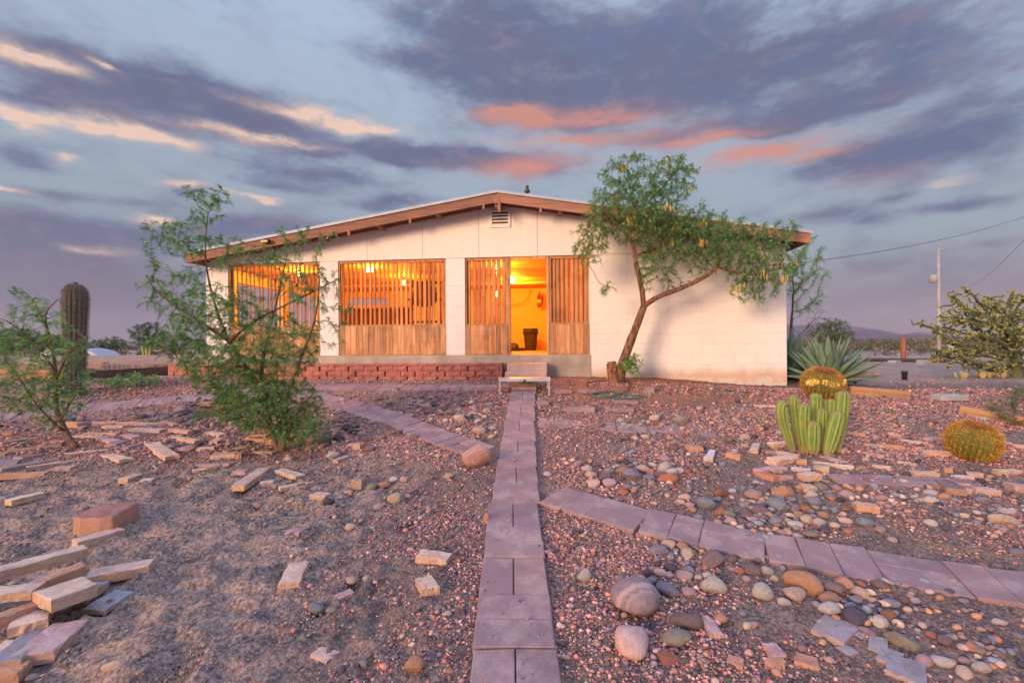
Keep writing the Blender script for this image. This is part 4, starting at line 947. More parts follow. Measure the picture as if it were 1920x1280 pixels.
# dry twiggy bushes beyond the yard
BR = np.array([(.24,.19,.15),(.19,.16,.12),(.15,.17,.10)])
for i, (px, py, D_, rx, ry, lab) in enumerate([(1655,665,30,28,12,'dry grey-brown bush left of the red post'),(1722,668,28,16,8,'dry low bush right of the red post'),(1612,668,27,22,10,'dry grey bush behind the agave tips'),(1815,668,30,40,14,'wide dry bush behind the cholla and power pole')]):
    far_tree('dry_bush', lab, 'bush', px, py+6, D_, [(px, py, rx, ry, 260)], 0, 120+i, BR, 5, 'dry bushes beyond the yard', leaf=.05)
# ---------------------------------------------------------------- mountains
def mountains():
    rng = np.random.default_rng(3); n = 420; az_ = np.linspace(-1.15, 1.15, n); D_ = 7000
    ridge = [(1150,622),(1290,612),(1440,606),(1490,610),(1560,604),(1600,612),(1650,618),(1690,627),(1720,622),(1760,628),(1800,630),(1930,632)]
    px = 960+np.tan(az_)*F; py = np.interp(px, [-900,0,300,900]+[a for a, _ in ridge], [644,643,643,636]+[b for _, b in ridge])
    h = np.maximum((642-.0075*(px-960)-py)/F*D_, 12)
    rows = 26; V = []; 
    for j in range(rows):
        t = j/(rows-1); dd = D_-2600*(1-t); ht = h*(t**1.15)
        nz = (vnoise(az_*60, np.full(n, t*4), 1, 11)*.5+vnoise(az_*160, np.full(n, t*9), 1, 12)*.28)*h*.75*math.sin(math.pi*min(t+.12, 1))
        top = vnoise(az_*220, np.full(n, 1.), 1, 13)*h*.10
        V.append(np.stack([np.tan(az_)*dd, np.full(n, dd), .5+np.maximum(ht+nz+top*t, -2 if j == 0 else 0)], 1))
    V.append(V[-1]*np.array([1, 1, 0])+np.array([0, 500, -5])); rows += 1
    V = np.concatenate(V); i = (np.arange(rows-1)[:, None]*n+np.arange(n-1)[None]).ravel()
    mt = simple('mountain_rock', (.14,.085,.115), (.10,.065,.09), .002, 1, 0)
    tag(npobj('mountains', npmesh('mountains', V, np.stack([i, i+1, i+n+1, i+n], 1), mt, smooth=True)), kind='structure')
    # nearer dark low hill
    m = MB(); k = 60; P = []
    for j in range(12):
        for i in range(k):
            u = i/(k-1); x = (ray(1650, 640)[0]+(ray(1790, 640)[0]-ray(1650, 640)[0])*u)*1500; q = math.sin(math.pi*u)**.7*14*math.sin(math.pi*j/11)**.6
            P.append((x, 1350+j*30, .55+q*(1+.2*math.sin(u*23)+.1*math.sin(u*51+j))))
    m.add(P, [(j*k+i, j*k+i+1, (j+1)*k+i+1, (j+1)*k+i) for j in range(11) for i in range(k-1)])
    tag(m.obj('low_hill', simple('hill_scrub', (.12,.095,.085), (.16,.13,.11), .02, 1, 0), None, True), kind='structure')
mountains()
# ---------------------------------------------------------------- cacti
def ribbed(m, cpts, rads, ribs, depth, tops=True, kper=4, twist=0, spines=None, spl=.02, spn=5, spstep=.03, rng=random):
    """ribbed column along a centre line; returns spine list"""
    pts = [Vector(p) for p in cpts]; n = len(pts); k = ribs*kper; ring = []; sp = []
    up = None
    for i, p in enumerate(pts):
        d = (pts[min(i+1, n-1)]-pts[max(i-1, 0)]).normalized()
        if up is None: up = Vector((1, .2, 0)); 
        up = (up-d*up.dot(d)).normalized(); q = d.cross(up)
        for j in range(k):
            a = 2*math.pi*j/k+twist*i; f = abs(((j/kper) % 1)-.5)*2; f = f**1.0       # 1 on the rib crest
            rr = rads[i]*(1-depth*(1-f)); ring.append(tuple(p+(up*math.cos(a)+q*math.sin(a))*rr))
            if j % kper == 0: sp.append((p+(up*math.cos(a)+q*math.sin(a))*rads[i], (up*math.cos(a)+q*math.sin(a)), d, i/(n-1)))
    m.add(ring, [(i*k+j, i*k+(j+1) % k, (i+1)*k+(j+1) % k, (i+1)*k+j) for i in range(n-1) for j in range(k)]+[tuple((n-1)*k+j for j in range(k))])
    return sp
def spines_mesh(sp, n_each, L, w_, cols, rng, spread=.9, topc=None, topf=.93):
    V = []; C_ = []
    for p, o, d, t in sp:
        s = d.cross(o)
        for k in range(n_each):
            v = (o+s*rng.uniform(-spread, spread)+d*rng.uniform(-spread, spread)).normalized(); l = L*rng.uniform(.6, 1.15)
            q = v.orthogonal().normalized(); q = (q*math.cos(k)+v.cross(q)*math.sin(k))*w_
            b = p-o*.002; V += [b-q, b+q, b+v*l]; c = cols[rng.randrange(len(cols))] if (topc is None or t < topf) else topc
            C_ += [c]*3
    V = np.array([tuple(v) for v in V]); return V, np.arange(len(V)).reshape(-1, 3), np.array(C_)
def cactus_mat(name, c1, c2, sc=6):
    return simple(name, c1, c2, sc, .55, .4, 90, .004, spec=.35)
# saguaro
b = G(143, 742); rg = random.Random(4); r_ = empty('saguaro', b, 'single saguaro column with a rounded swollen top at left', 'cactus')
hz_ = W(143, 531, b.y).z-b.z; rad0 = 25/F*b.y*edge(140)
m = MB(); n = 60; cp = []; rr = []
for i in range(n):
    t = i/(n-1); z = hz_*t; cp.append((-.03*(1-t), 0, z)); q = np.interp(t, [0,.2,.5,.72,.85,.93,.97,.99,1], [.72,.84,.88,.98,1.06,.93,.66,.4,.05]); rr.append(rad0*q)
sp = ribbed(m, cp, rr, 17, .20, kper=4)
m.obj('stem', cactus_mat('saguaro_skin', (.13,.135,.085), (.16,.13,.10)), r_, True)
V, Fc, C_ = spines_mesh(sp, 12, .05, .0024, [(.46,.36,.33),(.34,.26,.25),(.60,.50,.44),(.16,.12,.12)], rg, 1.1, (.30,.17,.12), .9); npobj('spines', npmesh('spines', V, Fc, M_GRAVEL, C_), r_)
# golden barrels
def barrel(px, py, wpx, hpx, label, tilt, seed, flowers=0, group='golden barrel cacti'):
    b = G(px, py); rg = random.Random(seed); r_ = empty('barrel_cactus', b, label, 'cactus', group)
    Rd = wpx/2/F*b.y*edge(px)*.97; Hh = hpx/F*b.y; m = MB(); n = 34; cp = []; rr = []
    for i in range(n):
        t = i/(n-1); a = -math.pi/2*.75+t*(math.pi/2*.75+math.pi/2*.97); z = Hh*.5+math.sin(a)*Hh*.55
        q = math.cos(a)**.82; z -= .05*Hh*max(0, (t-.85))/.15; cp.append((0, 0, z)); rr.append(max(Rd*q, .008))
    sp = ribbed(m, cp, rr, 30, .17, kper=4); o = m.obj('body', cactus_mat('barrel_skin', (.075,.14,.03), (.12,.17,.035)), r_, True)
    V, Fc, C_ = spines_mesh(sp, 12, .052*Rd/.25, .0017, [(.75,.42,.07),(.50,.24,.04),(.85,.60,.12),(.36,.14,.04),(.36,.14,.04)], rg, 1.2, (.38,.15,.05), .86)
    z0_ = Hh*.18; low = V[:, 2].reshape(-1, 3).mean(1).repeat(3) < z0_; C_[low] = C_[low]*.3+np.array([.35,.12,.04])*.7
    so_ = npobj('spines', npmesh('barrel_spines', V, Fc, M_GRAVEL, C_), r_)
    m = MB()
    for k in range(420):
        a = rg.random()*6.283; q = Rd*.36*math.sqrt(rg.random()); z = Hh*.985-.12*q; m.tube([(q*math.cos(a), q*math.sin(a), z-.01), (q*math.cos(a)*1.15+rg.uniform(-.008,.008), q*math.sin(a)*1.15, z+.022)], [.006,.001], 4, cap=False)
    wl = m.obj('woolly_crown', simple('brown_wool', (.33,.13,.05), (.50,.24,.08), 40, .95, .3), r_)
    for o2 in (o, so_, wl): o2.rotation_euler = (R(tilt), 0, 0)
    if flowers:
        fl = simple('yellow_bloom', (.92,.80,.30), (.85,.66,.16), 30, .6, .2)
        for k in range(flowers):
            a = R(-150+k*120/flowers+rg.uniform(-6, 6)) if flowers > 2 else R(-10); q = Rd*1.1; z = Hh*(.50+.06*math.sin(k*1.3)-(0 if flowers > 2 else .15)); c = Vector((q*math.cos(a), q*math.sin(a), z)); s = .055*rg.uniform(.8, 1.25); m = MB()
            for e in range(60):
                v = Vector((rg.gauss(0, 1), rg.gauss(0, 1), rg.gauss(0, 1))).normalized(); m.tube([c, c+v*s], [.014,.003], 3, cap=False)
            m.obj('pup', fl, r_)
    return r_
barrel(1537, 742, 82, 48, 'golden barrel cactus with yellow pups in front of the agave', 20, 3, 7)
barrel(1815, 856, 110, 64, 'golden barrel cactus near the right edge of the yard', 17, 5, 1)
# columnar clump
b = G(1530, 848); r_ = empty('columnar_cactus', b, 'bright green clump of ribbed columnar cactus stems at right', 'cactus'); rg = random.Random(9); Db = b.y
cols_ = [((1487,832),(1466,778),(1474,757),21), ((1500,828),(1489,770),(1491,743),19), ((1513,838),(1507,790),(1510,757),22), ((1531,835),(1530,770),(1531,737),21), ((1541,840),(1540,800),(1542,765),20), ((1525,850),(1524,822),(1525,789),25), ((1556,835),(1560,775),(1562,748),19),
         ((1551,852),(1562,812),(1573,770),26), ((1568,830),(1578,770),(1580,733),25), ((1545,830),(1546,770),(1546,752),16)]
yo = [-.02,.10,-.06,.09,0,-.13,.05,-.14,-.03,.14]
VV = []; CC = []; fo = 0
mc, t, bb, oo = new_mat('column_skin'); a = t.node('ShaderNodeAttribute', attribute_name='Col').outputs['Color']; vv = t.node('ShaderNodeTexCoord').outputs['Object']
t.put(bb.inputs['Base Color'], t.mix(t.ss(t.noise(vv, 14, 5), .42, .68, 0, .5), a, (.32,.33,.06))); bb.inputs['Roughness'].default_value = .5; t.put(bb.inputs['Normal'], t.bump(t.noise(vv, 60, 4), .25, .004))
for (p0, p1, p2, wpx), dy_ in zip(cols_, yo):
    A = W(*p0, Db+dy_)-b; B = W(*p1, Db+dy_)-b; C3 = W(*p2, Db+dy_)-b; A.z = min(A.z, -.01+0.03) ; n = 26; cp = []; rr = []
    for i in range(n):
        t_ = i/(n-1); cp.append(A*(1-t_)**2+(B*2-(A+C3)/2)*2*t_*(1-t_)*1.0+C3*t_**2); 
        rr.append(wpx/2/F*Db*1.12*edge(1530)*float(np.interp(t_, [0,.15,.5,.85,.93,.97,1], [.55,.85,1.05,1,.86,.6,.12])))
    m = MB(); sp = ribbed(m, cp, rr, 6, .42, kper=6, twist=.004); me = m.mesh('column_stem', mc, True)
    # green skin; yellow light on crests and shade in grooves painted in
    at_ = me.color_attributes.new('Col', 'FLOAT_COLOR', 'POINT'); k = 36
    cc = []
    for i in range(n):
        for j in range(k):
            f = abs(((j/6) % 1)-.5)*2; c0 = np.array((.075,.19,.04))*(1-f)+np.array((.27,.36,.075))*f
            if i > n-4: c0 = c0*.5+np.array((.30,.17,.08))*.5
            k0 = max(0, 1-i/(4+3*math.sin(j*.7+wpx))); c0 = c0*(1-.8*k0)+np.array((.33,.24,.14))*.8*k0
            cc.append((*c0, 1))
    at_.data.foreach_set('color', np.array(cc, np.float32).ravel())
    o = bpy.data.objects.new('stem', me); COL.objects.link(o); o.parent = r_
    V, Fc, C_ = spines_mesh(sp, 5, .016, .0016, [(.40,.30,.20),(.25,.16,.1),(.6,.5,.35)], rg, .9); npobj('spines', npmesh('stem_spines', V, Fc, M_GRAVEL, C_), o)['kind'] = 'stuff'
# agaves
def agave(px, py, D_, Rpx, nleaf, label, seed, hs=1., shift=0):
    b = W(px, py, D_); b.z = float(gz(b.x, b.y)); rg = random.Random(seed); r_ = empty('agave', b, label, 'agave', 'grey-green agaves by the house corner')
    mt = simple('agave_skin', (.13,.225,.165), (.185,.27,.165), 4, .55, .1, 20, .003, stretch=(1,1,1)); dry = simple('agave_dry', (.48,.30,.16), (.33,.18,.10), 8, .9, .4)
    Rm = Rpx/F*D_
    for k in range(nleaf):
        t = k/nleaf; a = k*2.39996+rg.uniform(-.2, .2); elv = R(np.interp(t, [0,.25,1], [8,32,84])+rg.uniform(-5, 5)); L = Rm*(1.0-.12*t)*rg.uniform(.85, 1.1)*hs; w_ = .085*Rm/.75*rg.uniform(.85, 1.1)
        dead = (t < .22 and rg.random() < .6); h = Vector((math.cos(a), math.sin(a), 0)); m = MB(); n = 12; P = []; s = Vector((-h.y, h.x, 0)); p = h*.04+Vector((0, 0, .04)); e_ = elv
        curl = rg.uniform(-.1, .35) if not dead else rg.uniform(.5, 1.3)
        for i in range(n+1):
            u = i/n; d = h*math.cos(e_)+Vector((0, 0, math.sin(e_))); nn = s.cross(d)
            ww = w_*float(np.interp(u, [0,.12,.45,.8,.95,1], [.75,.8,1.05,.55,.16,.01])); 
            for q, dp in ((-1,.35),(-.5,.08),(0,0),(.5,.08),(1,.35)): P.append(tuple(p+s*q*ww+nn*(-dp*ww*1.)))
            for q in (1, 0, -1): P.append(tuple(p+s*q*ww*.7+nn*(.28*ww)))
            p = p+d*(L/n); e_ += (-curl/n if u > .3 else 0)
        m.add(P, [(i*8+j, i*8+(j+1) % 8, (i+1)*8+(j+1) % 8, (i+1)*8+j) for i in range(n) for j in range(8)])
        m.obj('leaf', dry if dead else mt, r_, True)
agave(1552, 712, 9.1, 84, 44, 'large grey-green agave with pointed leaves behind the yellow-flowering barrel', 3, 1.15)
agave(1487, 694, 10.4, 84, 34, 'taller agave half hidden behind the house corner', 4, 1.2)
# cholla
def cholla():
    D_ = 10.8; b = W(1908, 715, D_); b.z = float(gz(b.x, b.y)); rng = np.random.default_rng(12)
    st_ = polyl([(1906,716),(1905,680),(1900,640)], [D_]*3, [.075,.07,.055]); S_, Pp, Rr = join([(*st_, None)])
    at = np.concatenate([ellp(1850,625,D_,85,65,.9,420,1), ellp(1890,600,D_,65,60,.9,330,2), ellp(1810,600,D_,55,45,.6,110,3), ellp(1855,680,D_,80,25,.7,120,4), ellp(1945,640,D_,70,75,.9,200,5), ellp(1800,555,D_,30,22,.3,40,6), ellp(1745,605,D_-.1,35,16,.3,36,7), ellp(1780,660,D_,50,30,.4,50,8), ellp(1820,575,D_,40,30,.4,40,9)])
    P, par = colonize(S_, Pp, at, .11, .7, .11, 120, (0,0,0), .22, rng); r = radii(P, par, .017, 3.2); 
    for i, q in enumerate(Rr): r[i] = max(r[i], q)
    r_ = empty('cholla', b, 'sprawling tree cholla with yellow fruit at the right edge', 'cactus')
    m, ch = skeleton_mesh(P-np.array(b), par, r, 7, .16); m.obj('stems', simple('cholla_stem', (.17,.21,.10), (.13,.14,.08), 18, .85, 1, 60, .03), r_, True)
    tips = [i for i in range(len(P)) if not ch[i]]; m = MB(); k_ = 0
    for i in tips+[j for j in range(10, len(P)) if rng.random() < .14]:
        for q in range(rng.integers(2, 6)):
            v = rng.normal(size=3); v /= np.linalg.norm(v); p = P[i]-np.array(b)+v*.028; e = p+v*rng.uniform(.03, .05); m.tube([p, (p+e)/2, e], [.010,.018,.011], 5)
    m.obj('fruit', simple('cholla_fruit', (.46,.40,.08), (.26,.28,.07), 9, .7, .3), r_, True)
    V = []; idx = rng.integers(5, len(P), 7000); dd = rng.normal(size=(7000, 3)); dd /= np.linalg.norm(dd, axis=1)[:, None]
    base = P[idx]-np.array(b)+dd*(r[idx]*.8)[:, None]+(P[par[idx]]-P[idx])*rng.random((7000, 1)); q = np.cross(dd, rng.normal(size=(7000, 3))); q = q/np.linalg.norm(q, axis=1)[:, None]*.0018
    V = np.stack([base-q, base+q, base+dd*.035], 1).reshape(-1, 3); npobj('spines', npmesh('cholla_spines', V, np.arange(len(V)).reshape(-1, 3), M_GRAVEL, np.tile(np.array([(.5,.42,.26)]), (len(V), 1))), r_)
cholla()
def pear(px, py, n, label, seed, s=1.):
    b = G(px, py); rg = random.Random(seed); r_ = empty('prickly_pear', b, label, 'cactus')
    for k in range(n):
        m = MB(); a = rg.uniform(0, 6.28); x, y = rg.uniform(-.25, .25)*s, rg.uniform(-.12, .12)*s; M = Matrix.Translation((x, y, .055+.05*rg.random())) @ Matrix.Rotation(a, 4, 'Z') @ Matrix.Rotation(R(rg.uniform(-35, 35)), 4, 'X') @ Matrix.Diagonal((1, .28, 1.2, 1))
        m.lathe([(.005,-.075),(.035,-.06),(.06,-.02),(.065,.02),(.045,.055),(.01,.07)], k=14, M=M); m.obj('pad', simple('pear_pad', (.36,.36,.17), (.44,.33,.16), 8, .7, .3), r_, True)
pear(1858, 708, 9, 'low tan prickly pear cluster under the cholla', 1, 1.1); pear(1798, 711, 3, 'single small prickly pear pads left of the cholla', 2, .4)
p = G(272, 666); r_ = empty('columnar_cactus', W(275, 664, 17), 'small yellow-green columnar cactus stems on the terrace rocks', 'cactus')
r_.location.z = float(gbase(r_.location.x, 17))
for k, (x, h) in enumerate(((-.12,.34),(-.03,.28),(.06,.4),(.45,.42))):
    m = MB(); ribbed(m, [(x+.05*t*(k-1), .02*k, h*t) for t in (0,.3,.6,.9,.97,1)], [.03,.035,.035,.032,.02,.004], 6, .3); m.obj('stem', cactus_mat('small_column', (.42,.42,.12), (.3,.36,.1)) if k < 3 else cactus_mat('red_column', (.42,.14,.08), (.36,.12,.07)), r_, True)
# ---------------------------------------------------------------- loose stones
def ico(sub):
    bm = bmesh.new(); bmesh.ops.create_icosphere(bm, subdivisions=sub, radius=1); bm.verts.ensure_lookup_table()
    V = np.array([v.co[:] for v in bm.verts]); Fc = [[v.index for v in f.verts] for f in bm.faces]; bm.free(); return V, np.array(Fc)
def rock_mesh(i, ang, sub=3, mat=None, cuts=None):
    V, Fc = ico(sub); rng = np.random.default_rng(100+i)
    W_ = V.copy()
    for k in range(3 if not ang else 2):
        d = rng.normal(size=3); d /= np.linalg.norm(d); W_ = W_+np.outer(np.sin((V@d)*rng.uniform(1.2, 2.6)+rng.uniform(0, 6)), rng.normal(size=3))*.12
    ncut = rng.integers(9, 14) if ang else rng.integers(6, 11); soft = .02 if ang else .10
    if cuts is None and not ang and i % 2: ncut = 3
    if cuts is not None: ncut = cuts; W_ = V.copy()
    for k in range(ncut):
        d = rng.normal(size=3); d /= np.linalg.norm(d); h = rng.uniform(.62, .85) if ang else rng.uniform(.64, .90)
        s = W_@d; over = np.maximum(s-h, 0); W_ = W_-np.outer(over*(1-soft*3), d)
    for fr, am in ((5, .018), (11, .010)):
        ph = rng.uniform(0, 6, 3); W_ = W_*(1+am*(np.sin(W_[:, 0]*fr+ph[0])*np.sin(W_[:, 1]*fr+ph[1])*np.sin(W_[:, 2]*fr+ph[2]))[:, None]*2)
    W_ -= (W_.max(0)+W_.min(0))/2; W_ /= np.abs(W_).max(0)
    return npmesh('river_rock', W_, Fc, mat or M_STONE, smooth=True)
ROUND = [rock_mesh(i, 0) for i in range(12)]; ANG = [rock_mesh(50+i, 1) for i in range(8)]
def fix_smooth(me): 
    me.polygons.foreach_set('use_smooth', [False]*len(me.polygons))
for me in ANG:
    try: me.set_sharp_from_angle(angle=R(28))
    except Exception: pass
def slab_mesh(i, kind=0):
    """unit slab: 1 x 1 x 1 centred in plan, base at 0, chipped outline"""
    rng = random.Random(200+i); P = []
    def side(a, b, n):
        out = []
        for k in range(n):
            t = k/n; out.append((a[0]+(b[0]-a[0])*t, a[1]+(b[1]-a[1])*t))
        return out
    j = .05 if kind == 0 else .16
    c = [(-.5+rng.uniform(0, j*.6), -.5+rng.uniform(0, j*1.6)), (.5-rng.uniform(0, j*.8), -.5+rng.uniform(0, j*1.6)), (.5-rng.uniform(0, j*.8), .5-rng.uniform(0, j*1.6)), (-.5+rng.uniform(0, j*.6), .5-rng.uniform(0, j*1.6))]
    if kind: c.insert(rng.randrange(1, 4), (rng.uniform(-.1, .1)+0, rng.choice((-.5, .5))*1.0)) if False else None
    o = side(c[0], c[1], 7)+side(c[1], c[2], 3)+side(c[2], c[3], 7)+side(c[3], c[0], 3)
    o = [(x+rng.uniform(-.012, .012), y+rng.uniform(-.035, .035)*(1 if rng.random() < .5 else .3)) for x, y in o]; n = len(o); m = MB(); V = []
    for z, s in ((0, .99), (.45, 1.0), (.93, 1.0), (1.0, .985)):
        for x, y in o: V.append((x*s+rng.uniform(-.003, .003), y*(s if z < .95 else s-.05)+rng.uniform(-.02, .02), z+(rng.uniform(-.07, .02) if z > .5 else 0)))
    V.append((0, 0, 1.0)); k = len(V)-1
    m.add(V, [(r_*n+q, r_*n+(q+1) % n, (r_+1)*n+(q+1) % n, (r_+1)*n+q) for r_ in range(3) for q in range(n)]+[(3*n+q, 3*n+(q+1) % n, k) for q in range(n)])
    return m.mesh('split_stone', M_FLAG)
SLAB = [slab_mesh(i, 0) for i in range(8)]+[slab_mesh(20+i, 1) for i in range(6)]
CC_ = {'q': ((.66,.37,.31), 'pink'), 'a': ((.64,.45,.37), 'tan'), 'm': ((.33,.25,.28), 'mauve'), 't': ((.60,.44,.33), 'tan'), 'p': ((.48,.32,.30), 'pinkish'), 'o': ((.52,.28,.17), 'orange-brown'), 'g': ((.27,.24,.26), 'grey'), 'w': ((.56,.49,.44), 'whitish'), 'r': ((.42,.16,.11), 'brick red'),
       'b': ((.23,.155,.15), 'purple-brown'), 'd': ((.10,.085,.10), 'dark'), 's': ((.27,.28,.31), 'blue-grey'), 'n': ((.29,.245,.20), 'olive grey'), 'k': ((.40,.16,.07), 'rusty')}
LM = [(965,1000,'the straight path'), (1450,1020,'the diagonal path'), (785,805,'the left slanting path'), (890,865,'the pink boulder'), (527,800,'the bushy shrub'), (135,810,'the young mesquite'),
      (1525,830,'the columnar cactus'), (1815,830,'the right barrel cactus'), (1190,1130,'the banded boulder'), (200,980,'the red slab'), (1165,725,'the leaning tree'), (1340,950,'the blue-grey cobble'),
      (780,730,'the red block wall'), (60,1150,'the slab pile'), (1505,1095,'the orange boulder'), (985,710,'the metal platform'), (550,1090,'the lone tan slab'), (1580,1190,'the grey flagstone'), (1160,800,'the half-buried pavers'), (1640,780,'the timber edging')]
REC = []     # label records, resolved at the end
def rel(px, py, skip=None):
    L_ = [q for q in LM if q[2] != skip]
    x, y, nm = min(L_, key=lambda q: (q[0]-px)**2*.8+((q[1]-py)*1.6)**2); a = px-x; b = (py-y)*1.5
    r_ = ('right of' if a > 0 else 'left of') if abs(a) > abs(b) else ('in front of' if b > 0 else 'behind')
    return r_+' '+nm
SC = {'A': (0,740,4,4), 'B': (0,960,4,4), 'C': (440,700,3.692,3.692), 'D': (440,960,3.692,3.692), 'E': (960,700,3.692,3.692), 'F': (1000,960,4,4), 'G': (1440,960,4,4), 'H': (1440,740,4,4)}
def T_(cr, x, y): ox, oy, sx, sy = SC[cr]; return ox+x/sx, oy+y/sy
def size_word(w): return 'tiny' if w < .07 else 'small' if w < .11 else 'fist-sized' if w < .16 else 'large'
NR = [0]
ROCKS = []
def rock(cr, x, y, w, c, ang=None, asp=None, flat=None, label=None, mesh=None, sink=.27, rot=None, kind='river_rock'):
    px, py = T_(cr, x, y); wpx = w/SC[cr][2]
    ROCKS.append((px, py, wpx, c, ang, asp, flat, label, mesh, sink, rot, kind))
def place_rock(px, py, wpx, c, ang, asp, flat, label, mesh, sink, rot, kind):
    i = NR[0]; NR[0] += 1; rg = random.Random(i*7+3)
    if ang is None: ang = rg.random() < (.42 if c in 'rbdo' else .2)
    asp = asp or rg.uniform(.62, .92); flat = flat or rg.uniform(.50, .72)
    g = G(px, py); w = wpx/F*g.y/2; g = G(px, py+w*flat*.3*F/g.y*.5); w = wpx/F*g.y/2*edge(px)**.7
    me = mesh or (ANG if ang else ROUND)[i % (8 if ang else 12)]
    o = bpy.data.objects.new(kind, me); COL.objects.link(o)
    o.scale = (w, w*asp, w*flat); o.rotation_euler = (rg.uniform(-.15, .15), rg.uniform(-.15, .15), rot if rot is not None else rg.uniform(-.6, .6)+(math.pi if rg.random() < .5 else 0))
    zg = float(gz(g.x, g.y)); o.location = (g.x, g.y, zg+w*flat*(1-2*sink))
    col = np.array(CC_[c][0] if isinstance(c, str) else c)*rg.uniform(.85, 1.15)*np.array([1, rg.uniform(.95, 1.05), rg.uniform(.94, 1.06)]); o.color = (*np.clip(col, 0, 1), 1)
    shp = 'angular' if ang else ('flat' if flat < .55 else 'rounded')
    REC.append((o, label, f"{size_word(2*w)} {CC_[c][1]} {shp} rock {rel(px, py)}", 'rock', px, 'loose rocks and cobbles in the yard'))
    return o
def R_(cr, s, **k):
    for it in s.split():
        q = it.split(','); rock(cr, float(q[0]), float(q[1]), float(q[2]), q[3], **k)
# notable stones first
rock('C',1680,625,220,'q',ang=True,asp=.8,flat=.75,label='big pink lumpy boulder lying beside the straight path',rot=.4,kind='boulder',sink=.12)
rock('C',1612,560,80,'g',ang=True,label='grey stone leaning on the back of the pink boulder')
rock('F',760,690,372,'m',asp=1.0,flat=.68,label='largest smooth round mauve boulder with pale bands',mesh=rock_mesh(90,0,4,M_BAND,2),rot=.5,kind='boulder',sink=.15)
rock('F',735,1030,290,'a',asp=1.0,flat=.62,label='large pale tan oblong boulder beside the path foreground',rot=2.3,kind='boulder')
rock('F',1075,960,220,'n',asp=.85,flat=.6,label='olive-grey mottled cobble leaning against the mauve stone',rot=2.4)
rock('F',1145,838,265,'b',asp=.62,flat=.5,label='flat mauve-brown stone behind the mottled olive cobble',rot=2.8)
rock('F',1010,1112,175,'r',ang=True,asp=.8,flat=.6,label='red angular stone with a dark side beside the oblong boulder')
rock('F',1010,600,190,'g',asp=.7,flat=.5,label='smooth dark grey oval cobble touching the banded boulder',rot=2.8)
rock('F',1340,400,215,'b',ang=True,asp=.7,flat=.68,label='brown blocky rock with a white vein by the diagonal path')
rock('F',388,488,122,'w',ang=True,asp=.85,flat=.8,label='lone whitish cube-shaped rock right of the straight path',rot=0)
rock('E',1345,930,142,'s',asp=.68,flat=.62,label='smooth blue-grey oval cobble above the diagonal path',rot=2.7)
rock('G',262,560,300,'o',asp=.7,flat=.66,label='large smooth orange boulder below the diagonal path',rot=2.6,kind='boulder')
rock('G',1020,1000,290,'n',ang=True,asp=.42,flat=.5,label='long pale tan-grey slab rock at the lower right',rot=2.3)
rock('G',1310,1150,190,'w',asp=.6,flat=.5,label='white oval cobble with a blue end at the lower right',rot=2.6)
rock('G',1470,1232,165,'t',asp=.8,flat=.5,label='golden pitted cobble at the lower right corner')
rock('G',1765,80,300,'t',asp=.36,flat=.45,label='long flat tan boulder near the right edge behind the diagonal path',rot=-.15,kind='boulder')
rock('D',1250,1080,145,'o',asp=.8,flat=.75,label='golden-brown rough rock at the bottom beside the path')
rock('B',855,1230,190,'t',asp=.45,flat=.5,label='pale elongated cobble at the bottom left',rot=.5)
rock('E',1170,340,120,'n',ang=True,asp=.7,flat=.7,label='grey-green angular rock behind the half-buried pavers')
rock('E',1085,740,132,'r',asp=.6,flat=.6,label='red oblong cobble in the pile right of the path',rot=2.8)
rock('A',1400,420,125,'p',ang=True,label='purple-pink pointed rock among the left slabs')
rock('H',130,745,180,'o',asp=.7,flat=.75,label='large salmon-orange rounded rock in front of the columnar cactus')
rock('A',1640,15,40,'g')
ORIG_TL = [(910,982,52,'r')]
ROCKS.append((913,980,13,'o',True,.8,1.6,'brown stone chip standing upright on the path edge',None,.1,0,'river_rock'))
R_('A','620,258,95,g 1215,245,70,p 950,160,65,p 990,185,70,o 1070,175,75,b 1180,195,55,b 1245,178,65,g 1400,145,90,d 1350,130,100,p 1360,105,80,p 1420,178,80,g 1360,210,75,b 1440,210,60,g 1380,250,65,b 1470,275,80,p 1625,190,70,w 1730,225,70,t 1780,215,60,g 1250,345,85,p 1790,365,65,g 1300,395,110,g 190,380,110,g 105,372,50,t 310,250,60,p 20,200,50,w 75,295,90,o 600,195,70,g 535,200,90,d 940,455,70,g 1700,380,40,b 1850,320,60,b 1150,690,40,g 840,190,50,b 1110,205,40,t 1500,225,50,g 1560,240,60,d 1640,245,50,t 1560,200,40,b 1880,245,60,p')
R_('B','85,535,90,t 1195,870,70,o 1470,690,60,g 1820,1160,45,o 240,1235,120,g 630,335,30,g 1260,710,35,w 1030,640,40,w')
R_('C','160,890,85,p,0 680,570,100,w 500,595,85,b 375,595,65,w 935,530,85,b 620,480,105,d 720,460,85,d 590,520,50,o 545,510,40,t 1060,425,65,o 1135,415,60,b 1240,450,70,b 885,425,60,p 905,465,60,b 945,355,60,t 780,385,95,d 945,790,85,n 1030,780,95,o 1100,740,60,w 1220,820,65,g 1105,890,125,t 995,925,75,p 650,910,95,d 585,690,60,g 1485,725,75,t 1410,580,60,t 1465,580,55,o 805,1070,85,t 1550,1090,60,g 410,1135,110,p 1590,1015,45,w 1315,505,50,g 1440,500,40,w 595,345,60,b 840,345,45,b 630,415,65,g')
